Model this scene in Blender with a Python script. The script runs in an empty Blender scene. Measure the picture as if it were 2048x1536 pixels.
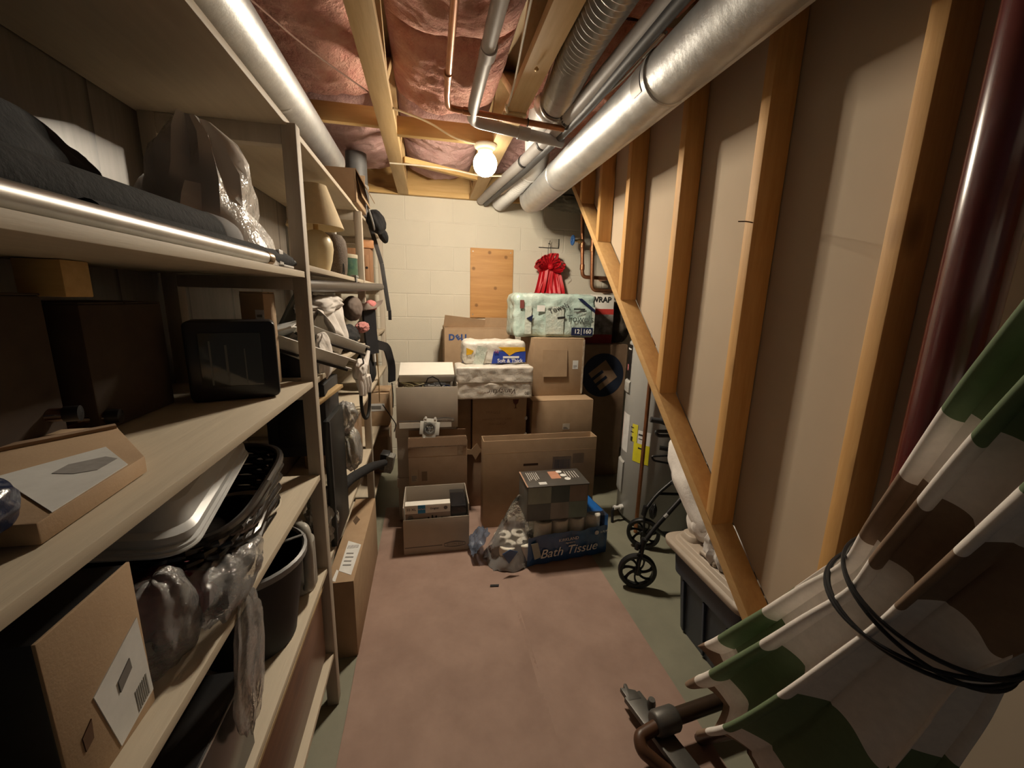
import bpy, bmesh, math, random
from mathutils import Vector, Matrix, Euler, noise
PI = math.pi
R = math.radians
scene = bpy.context.scene
COL = scene.collection
random.seed(7)

# ------------------------------------------------------------------ materials
def base_mat(name):
    m = bpy.data.materials.new(name)
    m.use_nodes = True
    nt = m.node_tree
    return m, nt, nt.nodes['Principled BSDF'], nt.nodes['Material Output']

def coords(nt, scale=(1, 1, 1), rot=(0, 0, 0)):
    tc = nt.nodes.new('ShaderNodeTexCoord')
    mp = nt.nodes.new('ShaderNodeMapping')
    mp.inputs['Scale'].default_value = scale
    mp.inputs['Rotation'].default_value = rot
    nt.links.new(tc.outputs['Object'], mp.inputs['Vector'])
    return mp.outputs['Vector']

def noise_fac(nt, vec, scale, detail=4, rough=.6, lo=.3, hi=.7):
    n = nt.nodes.new('ShaderNodeTexNoise')
    n.inputs['Scale'].default_value = scale
    n.inputs['Detail'].default_value = detail
    n.inputs['Roughness'].default_value = rough
    nt.links.new(vec, n.inputs['Vector'])
    r = nt.nodes.new('ShaderNodeMapRange')
    r.inputs['From Min'].default_value = lo
    r.inputs['From Max'].default_value = hi
    nt.links.new(n.outputs['Fac'], r.inputs['Value'])
    return r.outputs['Result']

def mixc(nt, fac, a, b):
    x = nt.nodes.new('ShaderNodeMix')
    x.data_type = 'RGBA'
    for k, val in ((6, a), (7, b)):
        if hasattr(val, 'is_linked') or hasattr(val, 'links'):
            nt.links.new(val, x.inputs[k])
        else:
            x.inputs[k].default_value = (*val[:3], 1)
    if hasattr(fac, 'links'):
        nt.links.new(fac, x.inputs[0])
    else:
        x.inputs[0].default_value = fac
    return x.outputs[2]

def bump(nt, bsdf, height, strength=.3, dist=.005):
    b = nt.nodes.new('ShaderNodeBump')
    b.inputs['Strength'].default_value = strength
    b.inputs['Distance'].default_value = dist
    nt.links.new(height, b.inputs['Height'])
    nt.links.new(b.outputs['Normal'], bsdf.inputs['Normal'])

def M(name, c, c2=None, rough=.7, metal=0., scale=20, stretch=(1, 1, 1), bmp=0., bscale=None, spec=.4, bdist=.004, coat=0, sub=0):
    """plain surface with a second tone mottled over it and an optional fine bump"""
    m, nt, b, o = base_mat(name)
    v = coords(nt, stretch)
    if c2 is None:
        c2 = tuple(x * .82 for x in c)
    f = noise_fac(nt, v, scale)
    nt.links.new(mixc(nt, f, c, c2), b.inputs['Base Color'])
    b.inputs['Roughness'].default_value = rough
    b.inputs['Metallic'].default_value = metal
    b.inputs['Specular IOR Level'].default_value = spec
    if coat:
        b.inputs['Coat Weight'].default_value = coat
        b.inputs['Coat Roughness'].default_value = .15
    if bmp:
        h = noise_fac(nt, v, bscale or scale * 2, 6, .6, .2, .8)
        bump(nt, b, h, bmp, bdist)
    return m

def wood(name, c, c2, axis='Y', knots=(.16, .07, .02), rough=.65, scale=9, ks=4.2, kr=.15, flat=False):
    m, nt, b, o = base_mat(name)
    st = {'X': (.08, 1, 1), 'Y': (1, .08, 1), 'Z': (1, 1, .08)}[axis]
    v = coords(nt, st)
    f = noise_fac(nt, v, scale * 5, 5, .65, .3, .7)
    col = mixc(nt, f, c, c2)
    w = nt.nodes.new('ShaderNodeTexVoronoi')
    w.inputs['Scale'].default_value = ks
    st2 = {'X': (.5, 1, 1), 'Y': (1, .5, 1), 'Z': (1, 1, .5)}[axis]
    if flat: w.voronoi_dimensions = '2D'
    nt.links.new(coords(nt, (1, 1, 1), (R(-90), 0, 0)) if flat else coords(nt, st2), w.inputs['Vector'])
    r = nt.nodes.new('ShaderNodeMapRange')
    r.inputs['From Min'].default_value = kr * .45
    r.inputs['From Max'].default_value = kr
    r.inputs['To Min'].default_value = .7
    r.inputs['To Max'].default_value = 0
    nt.links.new(w.outputs['Distance'], r.inputs['Value'])
    nt.links.new(mixc(nt, r.outputs['Result'], col, knots), b.inputs['Base Color'])
    b.inputs['Roughness'].default_value = rough
    bump(nt, b, f, .15, .002)
    return m

def film(name, tint=(1, 1, 1), haze=.25, rough=.12, gloss=.35, bscale=45):
    """thin crinkled plastic film"""
    m = bpy.data.materials.new(name)
    m.use_nodes = True
    nt = m.node_tree
    nt.nodes.clear()
    out = nt.nodes.new('ShaderNodeOutputMaterial')
    tr = nt.nodes.new('ShaderNodeBsdfTransparent')
    tr.inputs['Color'].default_value = (*tint, 1)
    gl = nt.nodes.new('ShaderNodeBsdfGlossy')
    gl.inputs['Roughness'].default_value = rough
    df = nt.nodes.new('ShaderNodeBsdfDiffuse')
    df.inputs['Color'].default_value = (*[.9 * t for t in tint], 1)
    v = coords(nt)
    h = noise_fac(nt, v, bscale, 5, .55, .25, .75)
    bp = nt.nodes.new('ShaderNodeBump')
    bp.inputs['Strength'].default_value = .8
    bp.inputs['Distance'].default_value = .012
    nt.links.new(h, bp.inputs['Height'])
    nt.links.new(bp.outputs['Normal'], gl.inputs['Normal'])
    lw = nt.nodes.new('ShaderNodeLayerWeight')
    lw.inputs['Blend'].default_value = gloss
    nt.links.new(bp.outputs['Normal'], lw.inputs['Normal'])
    m1 = nt.nodes.new('ShaderNodeMixShader')
    m1.inputs[0].default_value = haze
    nt.links.new(tr.outputs[0], m1.inputs[1]); nt.links.new(df.outputs[0], m1.inputs[2])
    m2 = nt.nodes.new('ShaderNodeMixShader')
    nt.links.new(lw.outputs['Fresnel'], m2.inputs[0])
    nt.links.new(m1.outputs[0], m2.inputs[1]); nt.links.new(gl.outputs[0], m2.inputs[2])
    nt.links.new(m2.outputs[0], out.inputs['Surface'])
    return m

def block_wall_mat():
    m, nt, b, o = base_mat('painted_block')
    tc = nt.nodes.new('ShaderNodeTexCoord')
    sx = nt.nodes.new('ShaderNodeSeparateXYZ')
    cx = nt.nodes.new('ShaderNodeCombineXYZ')
    nt.links.new(tc.outputs['Object'], sx.inputs[0])
    nt.links.new(sx.outputs['X'], cx.inputs['X'])
    nt.links.new(sx.outputs['Z'], cx.inputs['Y'])
    mp = nt.nodes.new('ShaderNodeMapping')
    mp.inputs['Location'].default_value = (.18, .098, 0)
    nt.links.new(cx.outputs[0], mp.inputs['Vector'])
    br = nt.nodes.new('ShaderNodeTexBrick')
    br.offset = .5
    br.inputs['Scale'].default_value = 1
    br.inputs['Brick Width'].default_value = .406
    br.inputs['Row Height'].default_value = .2032
    br.inputs['Mortar Size'].default_value = .006
    br.inputs['Mortar Smooth'].default_value = .5
    br.inputs['Color1'].default_value = (.66, .61, .50, 1)
    br.inputs['Color2'].default_value = (.62, .575, .47, 1)
    br.inputs['Mortar'].default_value = (.70, .655, .55, 1)
    nt.links.new(mp.outputs[0], br.inputs['Vector'])
    f = noise_fac(nt, tc.outputs['Object'], 3, 5, .6, .3, .75)
    nt.links.new(mixc(nt, f, br.outputs['Color'], (.60, .56, .46)), b.inputs['Base Color'])
    b.inputs['Roughness'].default_value = .6
    inv = nt.nodes.new('ShaderNodeMath'); inv.operation = 'MULTIPLY_ADD'
    inv.inputs[1].default_value = -1; inv.inputs[2].default_value = 1
    nt.links.new(br.outputs['Fac'], inv.inputs[0])
    n2 = noise_fac(nt, tc.outputs['Object'], 160, 4, .6, .2, .8)
    ad = nt.nodes.new('ShaderNodeMath'); ad.operation = 'MULTIPLY_ADD'
    ad.inputs[1].default_value = .25
    nt.links.new(n2, ad.inputs[0]); nt.links.new(inv.outputs[0], ad.inputs[2])
    bump(nt, b, ad.outputs[0], .55, .006)
    return m

def plank_mat():
    m, nt, b, o = base_mat('dark_planks')
    tc = nt.nodes.new('ShaderNodeTexCoord')
    w = nt.nodes.new('ShaderNodeTexWave')
    w.wave_type = 'BANDS'; w.bands_direction = 'Y'; w.wave_profile = 'SAW'
    w.inputs['Scale'].default_value = 1.05
    nt.links.new(tc.outputs['Object'], w.inputs['Vector'])
    r = nt.nodes.new('ShaderNodeMapRange')
    r.inputs['From Min'].default_value = .94; r.inputs['From Max'].default_value = 1
    nt.links.new(w.outputs['Fac'], r.inputs['Value'])
    f = noise_fac(nt, coords(nt, (1, 1, .08)), 40)
    c = mixc(nt, f, (.19, .165, .14), (.13, .11, .09))
    nt.links.new(mixc(nt, r.outputs['Result'], c, (.01, .008, .006)), b.inputs['Base Color'])
    b.inputs['Roughness'].default_value = .4
    return m

# ------------------------------------------------------------------ mesh helper
class MB:
    def __init__(s):
        s.v = []; s.f = []; s.mi = []; s.m = 0
    def add(s, vs, fs, mat=None):
        o = len(s.v); s.v += [tuple(p) for p in vs]
        for f in fs:
            s.f.append(tuple(i + o for i in f)); s.mi.append(s.m if mat is None else mat)
        return s
    def box(s, c, d, rot=None, mat=None):
        x, y, z = d[0] / 2, d[1] / 2, d[2] / 2
        vs = [Vector((sx * x, sy * y, sz * z)) for sz in (-1, 1) for sy in (-1, 1) for sx in (-1, 1)]
        if rot is not None:
            q = rot if isinstance(rot, Matrix) else Euler(rot).to_matrix()
            vs = [q @ v for v in vs]
        c = Vector(c)
        return s.add([v + c for v in vs], [(0, 2, 3, 1), (4, 5, 7, 6), (0, 1, 5, 4), (2, 6, 7, 3), (0, 4, 6, 2), (1, 3, 7, 5)], mat)
    def bx(s, x0, x1, y0, y1, z0, z1, mat=None):
        return s.box(((x0 + x1) / 2, (y0 + y1) / 2, (z0 + z1) / 2), (abs(x1 - x0), abs(y1 - y0), abs(z1 - z0)), None, mat)
    def bar(s, a, b, w, h, up=(0, 0, 1), mat=None):
        """rectangular bar from a to b; w across, h along up"""
        a = Vector(a); b = Vector(b); d = (b - a); L = d.length; d.normalize()
        u = Vector(up); u = (u - d * u.dot(d)).normalized(); r = d.cross(u)
        q = Matrix((r, d, u)).transposed()
        return s.box((a + b) / 2, (w, L, h), q, mat)
    def tube(s, pts, r, n=12, caps=True, mat=None, flat=1.0):
        pts = [Vector(p) for p in pts]; k = len(pts)
        rs = r if isinstance(r, (list, tuple)) else [r] * k
        t0 = (pts[1] - pts[0]).normalized()
        u = t0.orthogonal().normalized()
        vs = []
        for i, p in enumerate(pts):
            if i == 0: t = pts[1] - pts[0]
            elif i == k - 1: t = pts[-1] - pts[-2]
            else: t = (pts[i + 1] - pts[i]).normalized() + (pts[i] - pts[i - 1]).normalized()
            t.normalize()
            u = (u - t * u.dot(t)).normalized(); w = t.cross(u)
            for j in range(n):
                a = 2 * PI * j / n
                vs.append(p + (u * math.cos(a) + w * math.sin(a) * flat) * rs[i])
        fs = [(i * n + j, i * n + (j + 1) % n, (i + 1) * n + (j + 1) % n, (i + 1) * n + j) for i in range(k - 1) for j in range(n)]
        if caps:
            fs.append(tuple(range(n - 1, -1, -1))); fs.append(tuple((k - 1) * n + j for j in range(n)))
        return s.add(vs, fs, mat)
    def lathe(s, prof, c, axis=(0, 0, 1), n=24, mat=None, sx=1, a0=0, a1=2 * PI):
        ax = Vector(axis).normalized()
        u = Vector((1, 0, 0)) if abs(ax.x) < .9 else Vector((0, 1, 0))
        u = (u - ax * u.dot(ax)).normalized(); w = ax.cross(u); c = Vector(c)
        full = abs(a1 - a0 - 2 * PI) < 1e-6; m = n if full else n + 1
        vs = [c + (u * math.cos(a0 + (a1 - a0) * j / n) * sx + w * math.sin(a0 + (a1 - a0) * j / n)) * max(r, 1e-5) + ax * z for r, z in prof for j in range(m)]
        fs = []
        for i in range(len(prof) - 1):
            for j in range(n):
                fs.append((i * m + j, i * m + (j + 1) % m, (i + 1) * m + (j + 1) % m, (i + 1) * m + j))
        return s.add(vs, fs, mat)
    def prism(s, poly, a, b, mat=None, axis='Z'):
        """polygon of 2D points pushed from a to b along axis"""
        n = len(poly)
        def P(p, h):
            return {'Z': (p[0], p[1], h), 'X': (h, p[0], p[1]), 'Y': (p[0], h, p[1])}[axis]
        vs = [P(p, a) for p in poly] + [P(p, b) for p in poly]
        fs = [tuple(range(n - 1, -1, -1)), tuple(range(n, 2 * n))] + [(i, (i + 1) % n, n + (i + 1) % n, n + i) for i in range(n)]
        return s.add(vs, fs, mat)
    def grid(s, fn, nu, nv, mat=None, matfn=None, wrap=False):
        vs = [fn(i / nu, j / nv) for i in range(nu if wrap else nu + 1) for j in range(nv + 1)]
        o = len(s.v); s.v += [tuple(p) for p in vs]
        cu = nu if wrap else nu + 1
        for i in range(nu):
            for j in range(nv):
                a = i * (nv + 1) + j; b = ((i + 1) % cu) * (nv + 1) + j
                s.f.append((o + a, o + b, o + b + 1, o + a + 1))
                s.mi.append(matfn((i + .5) / nu, (j + .5) / nv) if matfn else (s.m if mat is None else mat))
        return s
    def blob(s, c, r, seed=0, amp=.25, freq=2.0, ridge=False, sub=5, zmin=None, rot=None, mat=None, sq=1.0):
        bm = bmesh.new(); bmesh.ops.create_icosphere(bm, subdivisions=sub, radius=1)
        off = Vector((seed * 3.17, seed * 1.31, seed * 7.7)); q = Euler(rot).to_matrix() if rot else None
        vs = []
        for v in bm.verts:
            p = v.co.copy()
            if sq < 1:
                p = Vector([math.copysign(abs(t) ** sq, t) for t in p])
            if ridge:
                h = 1 - 2 * abs(noise.noise(p * freq + off)) + .5 * (1 - 2 * abs(noise.noise(p * freq * 2.3 + off)))
            else:
                h = noise.noise(p * freq + off) + .5 * noise.noise(p * freq * 2.1 + off)
            p = p * (1 + amp * h)
            p = Vector((p.x * r[0], p.y * r[1], p.z * r[2]))
            if q: p = q @ p
            p += Vector(c)
            if zmin is not None and p.z < zmin: p.z = zmin
            vs.append(p)
        bm.verts.index_update()
        fs = [tuple(v.index for v in f.verts) for f in bm.faces]; bm.free()
        return s.add(vs, fs, mat)
    def sack(s, c, r, seed=0, nf=9, amp=.07, big=.14, rot=None, zmin=None, mat=None, nu=72, nv=36):
        """soft cloth lump with gathered folds running from pole to pole"""
        q = Euler(rot).to_matrix() if rot else None; o = Vector((seed * 2.3, seed * 5.1, seed))
        def fn(u, v):
            t = 2 * PI * u; f = PI * v
            d = Vector((math.sin(f) * math.cos(t), math.sin(f) * math.sin(t), math.cos(f)))
            w_ = noise.noise(d * 1.4 + o)
            k = 1 + big * w_ + amp * math.sin(nf * t + 5 * noise.noise(d * 1.1 + o * 2) + 1.5 * d.z) * math.sin(f) + .5 * amp * noise.noise(d * 5 + o)
            p = Vector((d.x * r[0], d.y * r[1], d.z * r[2])) * k
            if q: p = q @ p
            p += Vector(c)
            if zmin is not None and p.z < zmin: p.z = zmin
            return p
        return s.grid(fn, nu, nv, wrap=True, mat=mat)
    def build(s, name, mats, parent=None, loc=None, bev=0, smooth=35, seg=2):
        mats = mats if isinstance(mats, (list, tuple)) else [mats]
        if parent is not None: L = wloc(parent)
        elif loc is not None: L = Vector(loc)
        else:
            xs = [p[0] for p in s.v]; ys = [p[1] for p in s.v]; zs = [p[2] for p in s.v]
            L = Vector(((min(xs) + max(xs)) / 2, (min(ys) + max(ys)) / 2, min(zs)))
        me = bpy.data.meshes.new(name)
        me.from_pydata([Vector(p) - L for p in s.v], [], s.f)
        for i in range(len(mats)): me.materials.append(mats[i])
        me.polygons.foreach_set('material_index', s.mi)
        bm = bmesh.new(); bm.from_mesh(me)
        bmesh.ops.recalc_face_normals(bm, faces=bm.faces)
        if bev:
            es = [e for e in bm.edges if len(e.link_faces) == 2 and e.calc_face_angle(0) > R(40)]
            bmesh.ops.bevel(bm, geom=es, offset=bev, segments=seg, affect='EDGES', clamp_overlap=True, profile=.5)
        bm.to_mesh(me); bm.free()
        if smooth:
            me.polygons.foreach_set('use_smooth', [True] * len(me.polygons))
            me.set_sharp_from_angle(angle=R(smooth))
        me.update()
        o = bpy.data.objects.new(name, me); COL.objects.link(o)
        if parent is not None:
            o.parent = parent
        else:
            o.location = L
        return o

def wloc(o):
    p = Vector((0, 0, 0))
    while o is not None:
        p += o.location; o = o.parent
    return p

def tag(o, label, cat, group=None, kind=None):
    if label: o['label'] = label
    if cat: o['category'] = cat
    if group: o['group'] = group
    if kind: o['kind'] = kind
    return o

def thing(name, label, cat, loc, group=None):
    o = bpy.data.objects.new(name, None); o.empty_display_size = .05
    COL.objects.link(o); o.location = loc
    return tag(o, label, cat, group)

def struct(name, mb, mat, **k):
    o = mb.build(name, mat, **k); o['kind'] = 'structure'; return o

def text(parent, s, c, size, right, up, mat, name='lettering', ext=.0006, align='CENTER', shear=0, bold=0):
    cu = bpy.data.curves.new('tmp', 'FONT'); cu.body = s; cu.size = size; cu.extrude = ext
    cu.align_x = align; cu.align_y = 'CENTER'; cu.shear = shear; cu.offset = bold
    ob = bpy.data.objects.new('tmp', cu); COL.objects.link(ob)
    dg = bpy.context.evaluated_depsgraph_get()
    me = bpy.data.meshes.new_from_object(ob.evaluated_get(dg))
    bpy.data.objects.remove(ob); bpy.data.curves.remove(cu)
    r = Vector(right).normalized(); u = Vector(up).normalized(); n = r.cross(u)
    q = Matrix((r, u, n)).transposed().to_4x4()
    q.translation = Vector(c) - wloc(parent)
    me.transform(q); me.materials.clear(); me.materials.append(mat); me.name = name
    o = bpy.data.objects.new(name, me); COL.objects.link(o); o.parent = parent
    return o

def copy_tree(o, parent=None):
    c = o.copy(); COL.objects.link(c)
    if parent is not None: c.parent = parent
    for ch in o.children: copy_tree(ch, c)
    return c

def arc(c, r, a0, a1, ex, ey, n=8):
    c = Vector(c); ex = Vector(ex); ey = Vector(ey)
    return [c + (ex * math.cos(a0 + (a1 - a0) * i / n) + ey * math.sin(a0 + (a1 - a0) * i / n)) * r for i in range(n + 1)]

def bend(pts, rad=.03, n=5):
    """polyline with rounded corners"""
    pts = [Vector(p) for p in pts]; out = [pts[0]]
    for i in range(1, len(pts) - 1):
        p = pts[i]; a = (pts[i - 1] - p); b = (pts[i + 1] - p)
        k = min(rad, a.length * .45, b.length * .45)
        a = p + a.normalized() * k; b = p + b.normalized() * k
        for j in range(n + 1):
            t = j / n
            out.append(a * (1 - t) ** 2 + p * 2 * t * (1 - t) + b * t * t)
    out.append(pts[-1]); return out

# ------------------------------------------------------------------ palette
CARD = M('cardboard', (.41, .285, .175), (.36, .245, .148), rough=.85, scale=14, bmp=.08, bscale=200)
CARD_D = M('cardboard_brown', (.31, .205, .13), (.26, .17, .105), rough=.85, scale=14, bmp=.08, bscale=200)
CARD_IN = M('cardboard_inside', (.45, .30, .17), (.38, .25, .14), rough=.9, scale=30)
GREYBOX = M('grey_fibreboard', (.47, .41, .335), (.42, .37, .305), rough=.85, scale=9)
WHITEBOX = M('white_board', (.80, .77, .70), (.74, .71, .64), rough=.6, scale=9)
PAPER = M('white_paper', (.72, .72, .70), (.62, .62, .60), rough=.6, scale=25)
TAPE = M('packing_tape', (.42, .29, .17), (.36, .25, .15), rough=.2, scale=30, spec=.6)
CLEARTAPE = M('clear_tape', (.30, .22, .15), (.5, .42, .32), rough=.12, scale=40, spec=.8)
INK = M('black_ink', (.02, .02, .02), rough=.7)
GREYINK = M('grey_ink', (.18, .17, .16), rough=.7)
BLUEINK = M('blue_ink', (.03, .09, .30), rough=.6)
NAVYINK = M('navy_ink', (.012, .02, .07), rough=.6)
WHITEINK = M('white_ink', (.85, .85, .82), rough=.6)
PINE = wood('pine_lumber_along', (.62, .44, .22), (.52, .35, .16), 'Y')
PINE_Z = wood('pine_lumber_upright', (.64, .375, .14), (.52, .28, .09), 'Z')
PINE_X = wood('pine_lumber_across', (.64, .42, .17), (.54, .34, .12), 'X')
SHELFWOOD = wood('pale_shelf_board', (.54, .465, .35), (.47, .40, .30), 'Y', knots=(.40, .32, .23))
POSTWOOD = wood('pale_post', (.50, .435, .35), (.42, .365, .29), 'Z', knots=(.2, .14, .09))
DUCT = M('galvanised_steel', (.62, .63, .63), (.5, .51, .52), rough=.48, metal=.8, scale=14, bmp=.12, bscale=9, bdist=.02)
FLEX = M('flexible_aluminium', (.60, .58, .55), (.5, .48, .46), rough=.3, metal=.9, scale=30)
PVC = M('grey_pipe', (.42, .40, .39), (.36, .34, .33), rough=.42, scale=12)
COPPER = M('copper', (.52, .24, .12), (.38, .17, .085), rough=.35, metal=.85, scale=22)
BLACK = M('black_plastic', (.018, .018, .019), (.012, .012, .013), rough=.4)
BLACKCLOTH = M('black_cloth', (.02, .02, .022), (.011, .011, .012), rough=.9, scale=40, bmp=.3, bscale=90)
DGREY = M('dark_grey', (.07, .07, .072), (.05, .05, .052), rough=.5)
GREY = M('mid_grey', (.30, .30, .29), (.24, .24, .235), rough=.5)
WHITEPL = M('white_plastic', (.78, .77, .74), (.72, .71, .68), rough=.35)
WHITECLOTH = M('white_cloth', (.78, .74, .70), (.70, .66, .62), rough=.9, scale=30, bmp=.35, bscale=60)
STEEL = M('bright_steel', (.62, .61, .59), (.5, .5, .48), rough=.36, metal=.95)
BRASSY = M('brass', (.6, .42, .2), rough=.35, metal=.9)
CLEAR = film('clear_film', haze=.04, gloss=.30, rough=.07)
SMOKE = film('grey_film', tint=(.88, .88, .88), haze=.30, gloss=.42, rough=.08, bscale=22)
PINK = M('pink_fibreglass', (.66, .29, .23), (.82, .48, .38), rough=1, scale=16, bmp=.9, bscale=60, bdist=.02)
MAUVE = M('mauve_faced_fibreglass', (.46, .27, .25), (.55, .36, .33), rough=.9, scale=12, bmp=.6, bscale=40, bdist=.015)

# ------------------------------------------------------------------ camera
F_PX, CX, CY, CAM_H = 810., 1024., 768., 1.5
cd = Vector((855 - CX, 595 - CY, F_PX)).normalized()
cv = Vector((923 - CX, 4741 - CY, F_PX)); cv = (cv - cd * cv.dot(cd)).normalized()
cr = cv.cross(cd)
Rw = Matrix((cr, cd, -cv))
cam = bpy.data.cameras.new('camera'); camo = bpy.data.objects.new('camera', cam); COL.objects.link(camo)
cam.sensor_width = 36; cam.lens = 36 * F_PX / 2048; cam.clip_start = .02
q = Matrix((Rw @ Vector((1, 0, 0)), Rw @ Vector((0, -1, 0)), Rw @ Vector((0, 0, -1)))).transposed().to_4x4()
q.translation = (0, 0, CAM_H)
camo.matrix_world = q
scene.camera = camo

# ------------------------------------------------------------------ room shell
FLOOR = M('grey_green_floor_paint', (.245, .24, .175), (.20, .195, .145), rough=.5, scale=5, bmp=.06, bscale=60)
struct('floor', MB().bx(-.78, 2.5, -1.2, 3.76, -.06, 0), FLOOR, smooth=0)
struct('wall_back', MB().bx(-.78, 2.5, 3.75, 3.90, 0, 2.33), block_wall_mat(), loc=(0, 3.75, 0), smooth=0)
struct('wall_left', MB().bx(-.80, -.74, -.3, 3.75, 0, 2.5), plank_mat(), loc=(-.74, 0, 0), smooth=0)
SUBFLOOR = wood('subfloor_boards', (.20, .13, .075), (.15, .095, .055), 'X')
struct('ceiling', MB().bx(-.80, 2.5, -1.2, 3.9, 2.64, 2.68), SUBFLOOR, smooth=0)
DARKWALL = M('dark_grey_wall', (.10, .085, .07), rough=.9, scale=4)  # plain dark wall colour
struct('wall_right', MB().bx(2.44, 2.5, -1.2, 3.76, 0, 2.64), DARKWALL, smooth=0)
# plasterboard backing of the stair side, above the sloping plate
PLATE_Z = lambda y: .714 + .922 * (y - 1.163)
DRYWALL = M('bare_plasterboard', (.49, .40, .30), (.455, .37, .275), rough=.9, scale=2.5)
yb = .30
struct('wall_stair', MB().prism([(yb, 0), (.39, 0), (3.1, PLATE_Z(3.1)), (3.1, 2.64), (-.6, 2.64), (-.6, 0)], 1.092, 1.105, axis='X'), DRYWALL, smooth=0)

# rosin paper strips on the floor
PAPERRUN = M('rose_floor_paper', (.35, .238, .188), (.25, .162, .126), rough=.75, scale=4.2, bmp=.12, bscale=25)
def runner(x0, x1, lab):
    def fn(u, v):
        x = x0 + (x1 - x0) * u; y = .05 + 2.75 * v
        return (x + .006 * noise.noise(Vector((x0, y * 2, 1))), y, .003 + .0025 * (noise.noise(Vector((x * 4, y * 4, 3))) + 1))
    mb = MB().grid(fn, 24, 90)
    o = mb.build('floor_paper', PAPERRUN)
    tag(o, lab, 'floor covering', 'rose paper strips on the floor')
runner(-.315, .423, 'left strip of dusty rose protective paper along the shelf side floor')
runner(.405, .945, 'right strip of dusty rose protective paper, beside the bare green floor')
tag(MB().prism([(.30, 1.86), (.345, 1.855), (.35, 1.868), (.303, 1.874)], .0085, .0105).build('dark_scrap', BLACK),
    'small dark scrap lying left of the bath tissue pack', 'scrap')

# ------------------------------------------------------------------ ceiling framing
ZB = 2.33
def truss(x0, x1, lab):
    t = thing('floor_truss', lab, 'truss', ((x0 + x1) / 2, 2, ZB), 'overhead floor trusses')
    MB().bx(x0, x1, .1, 3.72, ZB, ZB + .038).build('bottom_chord', PINE, t, bev=.002)
    MB().bx(x0, x1, .1, 3.72, 2.60, 2.637).build('top_chord', PINE, t, bev=.002)
    xm = (x0 + x1) / 2; y = .3; k = 0
    while y < 3.5:
        a, b = (ZB + .03, 2.61) if k % 2 == 0 else (2.61, ZB + .03)
        MB().bar((xm, y, a), (xm, y + .36, b), .085, .036, (0, 0, 1)).build('web', PINE, t, bev=.002)
        y += .40; k += 1
    return t
truss(-.225, -.141, 'left pine floor truss overhead, right of the silver duct over the shelf')
truss(.362, .452, 'right pine floor truss overhead, running past the lit bulb')
tag(MB().bx(-.141, .362, 2.41, 2.448, ZB, ZB + .088).build('blocking', PINE_X, bev=.002),
    'yellow pine block fixed between the two trusses, carrying the lamp', 'lumber')
tag(MB().bx(-.60, -.225, 2.41, 2.448, ZB + .03, ZB + .118).build('blocking', PINE_X, bev=.002),
    'shadowy pine block left of the left truss, near the silver duct', 'lumber')
tag(MB().bar((-.135, 2.89, ZB + .02), (.357, 3.14, ZB + .02), .04, .036).build('blocking', PINE_X, bev=.002),
    'slanting pine strip between the trusses, between bulb and block wall', 'lumber')
lg = thing('sill_plate', 'pine sill plate along the top of the block wall', 'lumber', (.4, 3.72, ZB))
MB().bx(-.75, 1.6, 3.70, 3.745, ZB + .0, ZB + .04).build('plate', PINE_X, lg, bev=.002)
MB().bx(-.75, 1.6, 3.725, 3.745, ZB + .04, ZB + .28).build('rim_board', PINE_X, lg, bev=.002)

def batt(x0, x1, y0, y1, sag, seed, mat, lab, zb=2.50):
    def top(u, v, s):
        x = x0 + (x1 - x0) * u; y = y0 + (y1 - y0) * v
        e = (math.sin(PI * min(max(u, 0), 1)) ** .5) * (math.sin(PI * v) ** .28)
        p = Vector((x * 5, y * 5, seed))
        n = noise.noise(p) * .8 + noise.noise(p * 2.3) * .55 + noise.noise(Vector((x * 9, y * 26, seed))) * .3 + .18 * noise.noise(p * 7)
        return (x, y, zb + .05 - e * (sag + .05 + .042 * n))
    mb = MB().grid(lambda u, v: top(u, v, 0), 44, int(70 * (y1 - y0)) + 8)
    mb.grid(lambda u, v: (x0 + (x1 - x0) * u, y0 + (y1 - y0) * v, zb + .10), 2, 2)
    tag(mb.build('insulation_batt', mat, smooth=60), lab, 'insulation', 'pink insulation between the trusses')
batt(-.14, .361, .25, 1.80, .15, 1, PINK, 'pink insulation pillow between the trusses, nearest above the pipes')
batt(-.14, .361, 1.78, 2.41, .12, 2, PINK, 'torn pink insulation between the trusses, just before the bulb')
batt(-.14, .361, 2.44, 3.02, .09, 3, MAUVE, 'mauve faced insulation between the trusses, just beyond the bulb')
batt(-.14, .361, 3.04, 3.70, .08, 4, MAUVE, 'mauve faced insulation between the trusses, against the block wall')
batt(-.74, -.226, .25, 1.62, .10, 5, PINK, 'pink insulation above the silver duct, nearest part left of the left truss')
batt(-.74, -.226, 1.60, 2.44, .08, 6, PINK, 'pink insulation left of the left truss, up to the shadowy block')
batt(-.74, -.226, 2.45, 3.70, .07, 7, MAUVE, 'mauve insulation left of the left truss, over the far shelf end')
batt(.453, .99, .25, 1.70, .06, 8, PINK, 'pink insulation over the ribbed duct, nearest part right of the right truss', 2.56)
batt(.453, .99, 1.70, 2.75, .06, 9, PINK, 'pink insulation right of the right truss, above the junction box', 2.52)
batt(.453, .99, 2.76, 3.70, .05, 10, MAUVE, 'mauve insulation right of the right truss, over the white flexible duct', 2.54)
tag(MB().blob((1.30, 3.58, 2.36), (.36, .14, .10), 5, .3, 2.2).build('insulation_batt', M('dusty_insulation', (.20, .19, .15), (.12, .115, .09), rough=1, scale=12, bmp=.6)),
    'dusty grey insulation stuffed on top of the block wall, behind the stair framing', 'insulation')

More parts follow.
